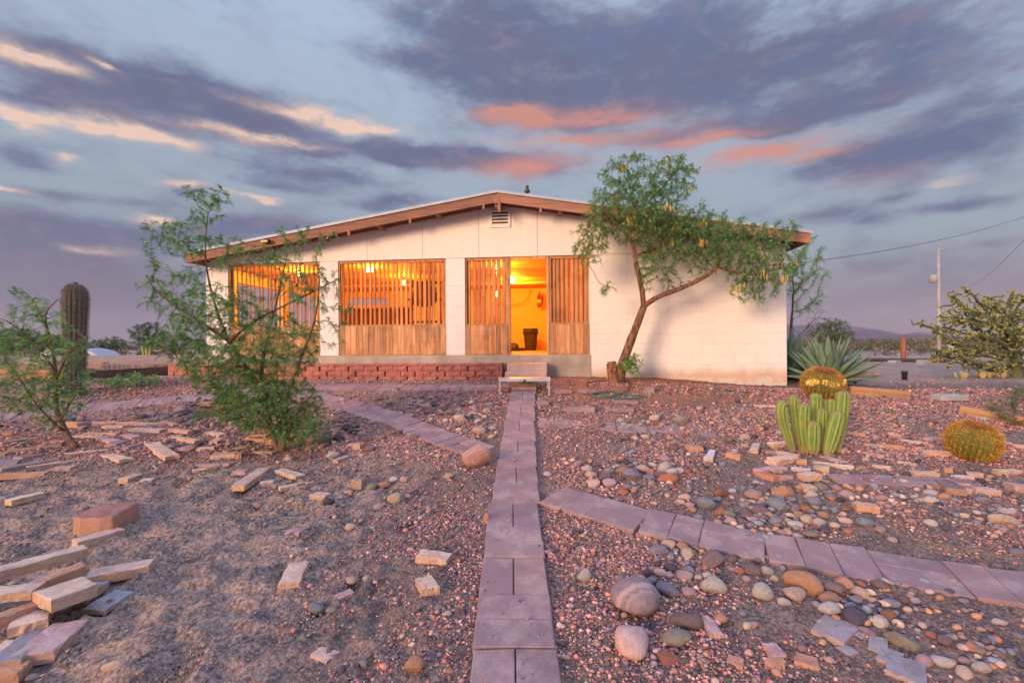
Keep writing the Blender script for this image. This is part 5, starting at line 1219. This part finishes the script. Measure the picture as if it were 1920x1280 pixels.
R_('C','1510,385,65,g 1555,325,85,t 1585,340,60,p 1460,335,50,w 1680,345,65,w 1555,400,50,b 1690,415,95,t 1600,415,50,g 1780,390,60,w 1810,420,45,w 1780,440,60,t 1350,355,50,p 1325,245,80,t 1385,230,60,d 1280,210,60,t 1340,280,70,b 1215,300,60,t 1150,285,50,b 1655,285,65,p 1740,265,60,t 1765,220,60,g 1640,215,50,o 1015,180,45,b 1070,220,50,g 1040,240,50,b 970,235,50,g 1140,180,40,w 985,190,40,p 1730,305,40,g 1660,240,40,o 1465,130,35,w 1265,270,50,g 690,290,40,g 725,270,40,g 760,335,40,b 700,345,45,d 820,410,60,d 700,405,50,s 640,385,45,s')
R_('C','145,180,75,w 35,340,50,d 60,360,70,p 175,385,60,t 230,385,70,p 30,485,60,g 80,440,50,b 1270,350,40,g 1420,290,50,p 1480,280,45,b 1200,240,40,p 1240,200,40,g 1580,235,45,g')
R_('D','1550,350,45,w 565,700,122,g 670,695,80,n 810,480,88,t 640,435,35,t 515,878,35,t 895,1075,85,g 1470,735,75,t 1410,690,60,g 185,1170,100,g 690,775,70,b 970,510,40,g 615,840,50,g 905,645,30,w 1230,940,45,o 880,935,45,o 1490,1110,55,o 1405,1080,40,w 690,1130,45,w 700,1010,45,p 1110,1015,40,p 950,865,40,o')
R_('E','955,130,60,p 590,320,40,g 770,300,40,w 820,295,40,w 905,278,45,w 755,330,60,w 775,355,45,t 940,300,45,p 985,325,78,t 1025,305,45,w 1095,315,50,w 945,350,50,t 1040,360,50,t 820,365,55,p 1110,415,65,p 1030,435,45,o 920,445,60,t 850,450,65,t 780,455,70,b 730,470,60,b 670,485,35,w 1210,435,45,w 1385,355,45,w 1425,278,55,t 1300,258,55,w 1565,345,50,t 1620,355,50,g 1540,325,50,p 1490,340,55,g 1750,390,50,w 1790,317,35,o 1860,415,60,w 1615,450,80,t 1615,500,60,t 1680,445,60,d 1505,470,45,w 1400,470,45,b 1460,470,60,b 1545,545,60,w 1385,515,55,w 1120,520,75,b 1170,550,55,n 1165,590,55,g 1060,605,85,p 1300,640,55,w 1640,710,40,o 950,490,50,g 775,540,60,g 835,550,50,b 350,530,55,t 485,520,60,g')
R_('E','420,610,55,n 455,645,80,p 520,675,75,w 640,630,65,n 675,680,75,s 735,620,45,w 795,630,60,d 855,635,50,w 820,660,45,w 905,670,100,t 975,640,65,w 1060,665,115,w 1105,695,90,w 1160,685,75,w 1215,690,50,p 765,690,115,o 825,720,135,g 955,725,80,g 550,715,85,t 635,735,90,b 560,775,100,t 675,775,100,p 965,775,60,p 1225,760,50,o 765,835,80,r 800,800,60,g 245,705,60,w 375,675,35,g 540,620,50,b 585,645,50,b')
R_('E','1195,875,100,t 1435,840,120,k 1440,975,95,r 1420,880,75,g 1525,820,65,w 1530,900,60,g 1485,915,75,b 1670,850,130,p 1870,835,120,o 1625,925,80,p 1710,955,130,b 1620,1000,90,b 1830,920,145,s 1505,1000,95,n 1515,1045,90,p 1680,1030,75,p 1740,1010,70,p 1600,795,50,t 1690,760,55,p 1780,790,70,b 1225,830,55,p 1760,860,50,k 1230,925,70,p 1520,860,50,t 1580,1090,60,w 1820,990,60,p')
R_('F','1165,595,112,p 1355,570,205,w 1015,260,118,t 930,310,142,g 1115,270,95,o 1160,330,135,t 1035,335,60,g 1490,385,90,b 1040,430,112,d 955,465,102,t 1135,485,132,p 1170,450,100,g 1300,490,85,w 1235,515,60,w 885,525,90,g 860,475,90,d 665,510,75,g 1410,825,112,o 1635,475,150,b 1545,470,85,r 1490,455,60,p 1755,470,112,w 1810,525,80,t 1600,530,85,p 1715,625,190,w 1870,705,100,w 1530,625,40,w 1660,860,80,p 525,1210,45,t 660,1230,60,o 490,1010,40,p 890,1195,45,r 1130,1150,80,b')
R_('G','850,590,145,b 565,580,160,o 690,630,150,t 500,620,160,b 420,560,100,g 460,680,172,o 460,765,172,w 615,735,112,s 655,690,110,g 790,700,78,t 770,740,70,p 930,725,142,s 910,800,162,k 660,830,190,d 845,860,152,w 1030,700,100,b 200,650,210,t 120,705,122,w 1020,800,70,s 1060,895,35,r 1120,915,50,r 1160,870,90,t 1735,860,132,w 1600,895,80,t 1330,1010,172,b 1230,950,110,r 1525,1060,172,o 1600,1215,150,w 1180,1140,140,p 1070,1170,90,s 1640,1140,60,g')
R_('G','290,65,150,t 420,30,100,o 580,75,112,t 735,90,140,s 845,140,112,p 930,215,80,p 995,290,80,b 205,115,130,w 225,190,92,w 330,190,120,n 420,150,100,d 150,70,70,w 1215,85,110,w 1070,75,90,p 1595,45,80,b 1870,310,150,g 110,170,90,p 70,85,120,g 380,85,122,w')
R_('H','515,700,85,p 395,700,110,n 470,775,95,g 540,800,80,d 590,755,130,p 500,875,80,s 585,870,85,r 900,885,70,p 280,860,90,k 350,820,120,g 70,830,150,s 850,770,110,p 1215,735,115,w 1100,765,60,w 1330,780,110,o 1230,790,120,w 1100,835,80,b 1190,845,90,g 1165,875,50,p 1065,800,70,s 1435,575,100,b 1600,660,110,d 680,690,80,p 1020,660,80,w 330,770,100,w 1600,790,110,g 1780,880,170,w 1720,850,90,p 1495,95,65,w 1620,190,80,w 810,330,70,p 735,285,75,w 860,290,80,b 730,490,60,t 705,560,100,o 1080,215,90,g 1010,215,80,g 920,190,60,p 1270,185,80,g 1225,215,90,b 95,290,80,w 480,465,70,g')
ROCKS.sort(key=lambda q: -q[2]*(3 if q[7] else 1))
for q in ROCKS[:296]: place_rock(*q)
SMALL = ROCKS[296:]
# --- split stone bars and flags
BARS = []
def bars(cr, s):
    for it in s.split():
        q = it.split(','); BARS.append((cr, *[float(v) for v in q[:5]], q[5], float(q[6]) if len(q) > 6 else .04, float(q[7]) if len(q) > 7 else 0))
bars('A','475,235,625,235,.14,o,.07 690,230,890,205,.09,t 770,250,940,245,.10,t 870,215,1230,225,.11,t 1215,208,1325,250,.08,o,.05 990,265,1235,285,.15,w 620,295,910,300,.08,p 535,320,755,322,.09,t 748,325,862,375,.12,p 925,300,1030,345,.14,p,.05 825,405,950,350,.13,g 930,420,1055,375,.10,g 1250,310,1490,365,.09,t 1285,285,1430,315,.10,p,.04,.04 1115,355,1310,500,.16,t,.05 1560,275,1680,320,.13,t 1595,380,1650,325,.09,t 1660,345,1725,335,.12,g 1475,420,1615,405,.11,t 1485,475,1575,455,.12,g 1590,475,1810,460,.15,t,.06 1690,440,1835,400,.05,p 1470,540,1760,530,.14,p,.03 1685,585,1865,590,.09,p,.02 1345,620,1435,605,.07,p,.02 1445,585,1555,560,.09,t 785,450,955,520,.14,t 760,530,850,512,.09,g,.02 478,470,808,415,.06,t 155,585,690,475,.12,t 0,590,445,490,.10,g 390,575,555,560,.11,p 0,645,365,600,.09,o,.05 52,445,465,390,.09,p 128,500,345,440,.14,g 370,362,500,352,.09,p 0,480,60,440,.10,o 0,385,270,318,.07,p 60,838,322,752,.10,t,.05 920,680,1040,620,.10,t,.05 1057,665,1150,655,.08,t 555,1195,908,1062,.11,t,.06 1497,92,1605,105,.09,o,.05,.05 1602,112,1838,105,.09,o,.05,.04 1562,132,1715,130,.08,o,.05 1855,345,1925,330,.11,o,.05 20,560,110,470,.22,g,.03')
bars('B','-180,800,698,445,.13,t,.06,.16 192,745,645,570,.08,o,.06,.10 390,760,650,845,.0,t 655,560,1145,480,.12,t,.06 600,700,755,580,.11,s,.05,.02 690,760,935,610,.14,s,.03 -60,850,300,775,.12,t,.05,.12 -80,980,305,820,.10,o,.06,.07 60,960,400,850,.18,t,.05,.03 -20,1230,320,925,.17,g,.05,.02 225,1165,510,890,.19,p,.06,.0 -30,1150,170,1010,.2,t,.04 1,1290,120,1170,.15,o,.05 250,545,400,520,.10,s,.04')
BARS = [b for b in BARS if b[5] > .01]
BARS.append(('B',430,730,590,850,.23,'t',.065,.10))
bars('C','20,830,210,665,.13,t,.055 305,672,458,735,.11,t 172,775,268,755,.10,t 308,822,503,762,.07,t,.035 487,790,558,775,.06,p 693,620,793,578,.08,p 822,525,874,525,.08,t,.08 822,785,897,785,.10,g,.09 540,880,648,885,.11,t,.05 1152,742,1195,742,.05,p 150,550,278,560,.11,t 102,445,228,438,.10,o,.05 82,475,220,470,.08,o,.05 217,490,298,482,.12,o,.07 0,592,45,588,.13,o,.07 0,535,75,520,.10,t 472,488,530,492,.10,o,.06 522,450,570,445,.07,o,.05 757,833,813,832,.05,o,.04 -60,250,75,245,.10,o,.06 75,245,200,225,.08,t 180,180,240,200,.08,t,.05 0,690,90,685,.10,p')
bars('D','370,575,448,395,.12,t,.055 1270,335,1490,350,.11,t,.06 1275,575,1395,535,.16,t,.06 575,1040,670,965,.12,t,.025 688,635,815,570,.06,p,.04 362,178,458,178,.07,p')
bars('E','1210,540,1312,535,.13,o,.07 1355,615,1392,535,.10,w,.05 1487,575,1590,600,.08,o,.06 1672,560,1698,485,.11,t,.05 1788,505,1920,490,.11,t,.05 1830,552,1930,582,.08,t,.05 1785,640,1920,600,.13,t,.05 1695,690,1870,650,.09,p 1695,690,1845,748,.12,r,.05 1668,232,1858,240,.07,t 1745,250,1840,270,.10,g,.03 1770,560,1850,545,.09,p')
bars('F','1285,890,1385,890,.13,p,.04 1750,1085,1865,1085,.10,p 1475,1130,1560,1155,.06,o,.04 1770,1150,1868,1180,.07,o,.04')
bars('G','370,830,640,965,.26,g,.035 750,985,905,1040,.15,g,.03 825,1080,1015,1150,.16,g,.03 880,1150,1200,1300,.22,g,.035 183,1095,380,1150,.09,o,.03 0,1070,110,1095,.09,p,.03 0,1150,110,1190,.07,o,.04 560,1030,640,1060,.07,g,.02 645,890,740,940,.13,g,.02')
bars('H','20,395,168,372,.12,t,.05 248,405,370,445,.09,t,.04 58,438,238,478,.07,w,.05 35,525,195,492,.15,t,.06 205,512,300,530,.13,o,.06 0,580,108,545,.15,p 170,560,322,588,.07,w 318,515,655,578,.06,w,.045 342,565,468,590,.11,t,.06 402,462,592,535,.07,p 500,418,588,435,.13,t 562,298,738,315,.07,o,.05 907,302,988,328,.09,t,.05 1002,345,1158,388,.07,t 1122,352,1228,400,.05,p 715,382,1025,412,.045,o,.05 692,438,878,480,.07,p 782,545,928,575,.07,t 1140,445,1430,458,.09,t,.06 1185,342,1288,332,.11,p 962,507,1083,520,.06,w,.03 1070,610,1270,618,.09,t,.06 220,640,398,645,.15,t,.06,.02 258,705,345,708,.12,t,.05 640,860,828,878,.11,o,.06 1388,625,1533,635,.06,w 1482,600,1603,615,.11,t 1692,592,1878,588,.09,t,.05 1422,688,1518,700,.04,o,.05 1432,710,1538,742,.07,p 1532,728,1725,752,.09,p,.06 1802,720,1960,728,.14,p,.07 1312,578,1385,585,.06,o,.06 62,635,168,622,.07,p 1702,362,1818,370,.07,p 1812,388,1960,395,.09,p 862,252,978,275,.06,g,.03 1290,650,1425,760,.16,b,.06')
barlab = {}
for i, (cr, x1, y1, x2, y2, wd, c, th, lift) in enumerate(BARS):
    a = G(*T_(cr, x1, y1)); b = G(*T_(cr, x2, y2)); d = b-a; L = max(d.xy.length, .07); rg = random.Random(i+900)
    q = math.atan2(d.y, d.x); mid = (a+b)/2; kind = wd > .15 or rg.random() < .25
    o = bpy.data.objects.new('split_stone', SLAB[(8+i % 6) if kind else i % 8]); COL.objects.link(o)
    o.scale = (L, wd*1.05, th); o.rotation_euler = (rg.uniform(-.05, .05), rg.uniform(-.035, .035)-(.07 if lift > .05 else 0), q+(math.pi if rg.random() < .5 else 0))
    o.location = (mid.x, mid.y, max(float(gz(mid.x, mid.y)), float(gbase(mid.x, mid.y)))-.017+lift)
    col = np.array(CC_[c][0])*rg.uniform(1.05, 1.35)*np.array([1, rg.uniform(.96, 1.04), rg.uniform(.95, 1.05)]); o.color = (*np.clip(col, 0, 1), 1)
    px = (T_(cr, x1, y1)[0]+T_(cr, x2, y2)[0])/2; py = (T_(cr, x1, y1)[1]+T_(cr, x2, y2)[1])/2
    ln = 'long narrow' if L/wd > 3.2 else 'short' if L < .2 else 'broad' if wd > .14 else 'cut'
    REC.append((o, None, f"{ln} {CC_[c][1]} split stone {'stacked' if lift > .03 else 'lying'} {rel(px, py)}", 'cut stone', px, 'split stone slabs scattered in the yard'))
# big red slab
m = MB(); cs = [T_('A', *p) for p in ((545,995),(700,900),(1035,828),(1040,880),(830,1040),(735,1060),(560,1035))]; P = [G(x, y+6) for x, y in cs]
top = [G(*T_('A', *p)) for p in ((545,1060),(700,950),(1035,905),(1045,925),(850,1080),(750,1090),(600,1085))]
c0 = sum(top, Vector())/len(top); n = len(top); rg = random.Random(2)
V = [(p.x-c0.x, p.y-c0.y, -.01) for p in top]+[((p.x-c0.x)*1.01, (p.y-c0.y)*1.01, .07) for p in top]+[((p.x-c0.x)*.965, (p.y-c0.y)*.965, .125+.03*((p.x-c0.x)+.2)) for p in top]
m.add(V, [(r_*n+(q+1) % n, r_*n+q, (r_+1)*n+q, (r_+1)*n+(q+1) % n) for r_ in range(2) for q in range(n)]+[tuple(range(3*n-1, 2*n-1, -1))])
o = m.obj('split_stone', M_FLAG, bevel=.012); o.location = (c0.x, c0.y, float(gz(c0.x, c0.y))-.01); o.color = (.42,.20,.165,1)
tag(o, 'thick brick-red stone slab, largest one lying alone in the left foreground', 'cut stone', 'split stone slabs scattered in the yard')
# loose pavers near the tree
for i, (x1, y1, x2, y2, wd, ht, lab) in enumerate([(278,130,415,135,.30,.045,'loose red paver nearest the metal platform leg'),(450,130,585,130,.30,.045,'loose red paver just left of the coiled hose'),(168,212,252,214,.2,.06,'square red paver touching the right edge of the straight path'),
      (378,262,573,270,.14,.08,'thick red paver lying alone right of the straight path'),(650,262,842,272,.26,.05,'diamond-shaped red paver behind the cobbles right of the path'),(700,200,868,205,.24,.04,'red paver half under the end of the garden hose'),(925,130,985,135,.12,.1,'pale pink block of stone right of the hose end')]):
    a = G(*T_('E', x1, y1)); b = G(*T_('E', x2, y2)); m = MB(); d = b-a; c = (a+b)/2
    if 'diamond' in lab or 'nearest' in lab or 'left of' in lab:
        L = d.xy.length/2; h = wd/2; m.prism([(-L,h*.1),(-L*.2,-h),(L,-h*.6),(L*.9,h*.3),(L*.1,h),(-L*.7,h*.8)], 0, ht)
    else: m.box((-d.xy.length/2, -wd/2, 0), (d.xy.length/2, wd/2, ht))
    o = m.obj('loose_paver', M_PAVER, None, bevel=.006); o.location = (c.x, c.y, float(gz(c.x, c.y))-.01); o.rotation_euler = (R(random.uniform(-2, 3)), R(random.uniform(-2, 2)), math.atan2(d.y, d.x)); tag(o, lab, 'paver', 'loose red pavers by the path')
# rubble edging on the far terrace and by the tree
def terrace_rubble():
    k = 0
    for i in range(0): pass
# --- resolve labels so that each one singles out one stone
from collections import defaultdict
grp_ = defaultdict(list)
for r_ in REC:
    if r_[1]: tag(r_[0], r_[1], r_[3], r_[5])
    else: grp_[r_[2]].append(r_)
ORD = ['leftmost','second from left','third from left','fourth from left','fifth from left','sixth from left','seventh from left','eighth from left','ninth from left','tenth from left']+[f'{w_} from left' for w_ in ('eleventh','twelfth','thirteenth','fourteenth','fifteenth','sixteenth','seventeenth','eighteenth','nineteenth','twentieth')]
for lab, L_ in grp_.items():
    L_.sort(key=lambda q: q[4])
    for i, r_ in enumerate(L_):
        s = lab if len(L_) == 1 else f"{lab}, " + ('rightmost' if i == len(L_)-1 else ORD[min(i, 19)])
        tag(r_[0], s, r_[3], r_[5])
# ---------------------------------------------------------------- gravel, pebbles, straw: stuff
def gravel():
    rng = np.random.default_rng(21); shapes = []
    V0, F0 = ico(1)
    for i in range(16):
        W_ = V0*rng.uniform(.8, 1.15, (len(V0), 1)); 
        for k in range(6):
            d = rng.normal(size=3); d /= np.linalg.norm(d); s = W_@d; W_ = W_-np.outer(np.maximum(s-.62, 0), d)
        shapes.append(W_*np.array([1, rng.uniform(.6, .95), rng.uniform(.5, .8)]))
    shapes = np.array(shapes)
    N = 640000
    y = rng.uniform(1.6, 9.3, N); x = rng.uniform(-1, 1, N)*(y*1.2+1.)
    dn = .46+.9*vnoise(x, y, 1.1, 31)+.8*vnoise(x, y, 4., 32)
    dirt = (1-sst(x, -1.6, -.5))*(1-sst(y, 4.6, 5.4)); dn = dn-dirt*.35*(.5+.5*(1-sst(y, 1.6, 2.6)*.0))
    bare = sst(y, 6.8, 7.4)*sst(x, .4, .9)*(1-sst(x, 4., 4.8)); dn = dn-bare*.35
    bare2 = sst(x, 1.4, 1.9)*(1-sst(x, 2.8, 3.4))*(1-sst(y, 2.5, 3.0)); dn = dn-bare2*.6-.28*sst(x, .6, 1.4)*(1-sst(y, 5.5, 6.5))
    dn = dn+.30*sst(x, 2.6, 4.5)*sst(y, 3.2, 4.5)
    onp = np.abs(x-pathx(y)) < .215; keep = (rng.random(N) < np.where(onp, .012, np.clip(dn, .03, 1)))
    u = x*UX+(y-D0)*UY; n_ = x*NX+(y-D0)*NY; keep &= (n_ < -.66)
    x = x[keep]; y = y[keep]; n = len(x)
    s = np.exp(rng.normal(math.log(.0074), .42, n)); s = np.clip(s, .003, .022)*(1+.05*np.maximum(y-3, 0)); big = rng.random(n) < .012*(1-dirt[keep]*.7); s[big] = rng.uniform(.016, .034, big.sum())
    pal = np.array([(.52,.25,.20),(.62,.36,.29),(.42,.19,.18),(.28,.22,.24),(.11,.10,.12),(.50,.42,.36),(.36,.25,.23),(.17,.14,.135),(.45,.32,.27),(.62,.38,.31)])
    pr = np.array([.17,.15,.10,.13,.12,.07,.10,.08,.06,.02]); pc = pal[rng.choice(len(pal), n, p=pr/pr.sum())]*np.clip(np.exp(rng.normal(-.12, .34, (n, 1))), .3, 1.5)*np.array([1.15, 1., .97])
    dk = dirt[keep]; soil = rng.random(n) < dk*.9; pc[soil] = np.array([(.25,.19,.165),(.30,.22,.18),(.19,.15,.14),(.34,.26,.22)])[rng.integers(0, 4, soil.sum())]*rng.uniform(.8, 1.15, (soil.sum(), 1))
    s = np.where(soil, s*rng.uniform(.5, 1.25, n), s)
    op = np.abs(x-pathx(y)) < .215; s = np.where(op, s*.7, s)
    z = gz(x, y)+np.where(op, .037, 0)
    a = rng.uniform(0, 6.283, n); ca, sa = np.cos(a), np.sin(a); sh = shapes[rng.integers(0, 16, n)]
    X = (sh[:, :, 0]*ca[:, None]-sh[:, :, 1]*sa[:, None])*s[:, None]+x[:, None]; Y = (sh[:, :, 0]*sa[:, None]+sh[:, :, 1]*ca[:, None])*s[:, None]+y[:, None]; Z = sh[:, :, 2]*s[:, None]+(z+s*.28)[:, None]
    V = np.stack([X, Y, Z], 2).reshape(-1, 3); k = sh.shape[1]
    Fc = (F0[None]+(np.arange(n)*k)[:, None, None]).reshape(-1, 3)
    tag(npobj('gravel', npmesh('gravel', V, Fc, M_GRAVEL, np.repeat(pc, k, 0))), 'red and grey gravel scattered over the yard soil', 'gravel', kind='stuff')
    print('gravel', n)
gravel()
def pebbles():
    """the many small cobbles between the big ones"""
    rng = np.random.default_rng(22); V0, F0 = ico(2); pts = []
    def zone(px, py, rx, ry, n, smin, smax):
        for _ in range(n):
            q = rng.normal(size=2)*.5; g = G(px+q[0]*rx, py+q[1]*ry)
            if abs(g.x-pathx(g.y)) < .25: continue
            pts.append((g.x, g.y, rng.uniform(smin, smax)))
    zone(840,760,110,50,170,.018,.05); zone(640,810,70,60,110,.02,.05); zone(480,810,120,50,110,.02,.05); zone(370,775,90,40,110,.02,.05); zone(1230,890,110,50,90,.02,.04); zone(1250,800,130,30,110,.02,.045)
    zone(1400,790,140,60,230,.015,.04); zone(1440,960,110,60,140,.02,.045); zone(1700,900,220,80,300,.015,.04); zone(1620,790,200,40,260,.015,.04); zone(1640,1130,180,70,110,.015,.035); zone(1850,1230,90,60,60,.015,.03)
    zone(1330,735,180,14,150,.015,.04); zone(80,800,110,60,120,.02,.045); zone(210,740,200,20,120,.015,.04); zone(1300,1050,90,40,50,.015,.03); zone(1880,960,90,60,80,.02,.04); zone(620,960,200,60,40,.012,.03); zone(1100,750,80,20,30,.015,.03); zone(1700,720,180,20,90,.015,.04)
    for px, py, wpx, *_ in SMALL: g = G(px, py); pts.append((g.x, g.y, wpx/F*g.y/2))
    A = np.array(pts); n = len(A); x, y, s = A.T; shapes = []
    for i in range(14):
        W_ = V0.copy()
        for k in range(5):
            d = rng.normal(size=3); d /= np.linalg.norm(d); q = W_@d; W_ = W_-np.outer(np.maximum(q-.72, 0)*.8, d)
        shapes.append(W_*np.array([1, rng.uniform(.6, .9), rng.uniform(.45, .7)]))
    shapes = np.array(shapes); sh = shapes[rng.integers(0, 14, n)]; a = rng.uniform(0, 6.28, n); ca, sa = np.cos(a), np.sin(a); z = gz(x, y)
    X = (sh[:, :, 0]*ca[:, None]-sh[:, :, 1]*sa[:, None])*s[:, None]+x[:, None]; Y = (sh[:, :, 0]*sa[:, None]+sh[:, :, 1]*ca[:, None])*s[:, None]+y[:, None]; Z = sh[:, :, 2]*s[:, None]+(z+s*.3)[:, None]
    V = np.stack([X, Y, Z], 2).reshape(-1, 3); k = sh.shape[1]; Fc = (F0[None]+(np.arange(n)*k)[:, None, None]).reshape(-1, 3)
    pal = np.array([CC_[c][0] for c in 'tpogbrbbdsgno']); pc = pal[rng.integers(0, len(pal), n)]*rng.uniform(.7, 1.15, (n, 1))
    tag(npobj('pebbles', npmesh('pebbles', V, Fc, M_GRAVEL, np.repeat(pc, k, 0), smooth=True)), 'small mixed pebbles lying thickly between the larger rocks', 'pebbles', kind='stuff')
pebbles()
def straw():
    rng = np.random.default_rng(23); N = 26000
    y = rng.uniform(1.7, 7.5, N)**1; x = rng.uniform(-1, 1, N)*(y*1.1+.2)
    dn = .25+1.6*vnoise(x, y, 1.7, 41)+1.0*vnoise(x, y, 5, 42)-(1-sst(x, -1.7, -.9))*(1-sst(y, 4., 5.))*.3
    keep = (rng.random(N) < np.clip(dn, 0, 1)) & (np.abs(x-pathx(y)) > .22); x = x[keep]; y = y[keep]; n = len(x)
    L = rng.uniform(.012, .05, n); a = rng.uniform(0, 6.28, n); e = np.abs(rng.normal(0, .25, n)); d = np.stack([np.cos(a)*np.cos(e), np.sin(a)*np.cos(e), np.sin(e)], 1)
    p = np.stack([x, y, gz(x, y)+rng.uniform(.002, .012, n)], 1); q = np.stack([-np.sin(a), np.cos(a), np.zeros(n)], 1)*.0007*(1+y[:, None]*.15)
    mid = p+d*L[:, None]*.5+np.array([0, 0, .003]); end = p+d*L[:, None]+rng.normal(0, .004, (n, 3))
    V = np.stack([p-q, p+q, mid+q, mid-q, end+q*.5, end-q*.5], 1).reshape(-1, 3)
    o = np.arange(n)[:, None]*6; Fc = np.concatenate([o+np.array([0,1,2,3]), o+np.array([3,2,4,5])])
    c = np.array([(.50,.38,.20),(.42,.33,.19),(.30,.27,.14),(.55,.44,.26)])[rng.integers(0, 4, n)]
    tag(npobj('dry_grass', npmesh('dry_grass', V, Fc, M_GRAVEL, np.repeat(c, 6, 0))), 'dry straw-coloured grass bits strewn over the gravel', 'grass', kind='stuff')
straw()
# ---------------------------------------------------------------- evening haze over the plain
hm = bpy.data.materials.new('haze'); hm.use_nodes = True; ht = NT(hm.node_tree); ht.n.clear()
hv = ht.node('ShaderNodeVolumePrincipled'); hv.inputs['Color'].default_value = (.80,.78,.92,1); hv.inputs['Density'].default_value = 4e-5
ho = ht.node('ShaderNodeOutputMaterial'); ht.l.new(hv.outputs[0], ho.inputs['Volume'])
m = MB(); m.box((-17000, -450, -12), (17000, 9200, 520)); tag(m.obj('haze', hm), 'thin purple evening haze over the whole plain', 'haze', kind='stuff')
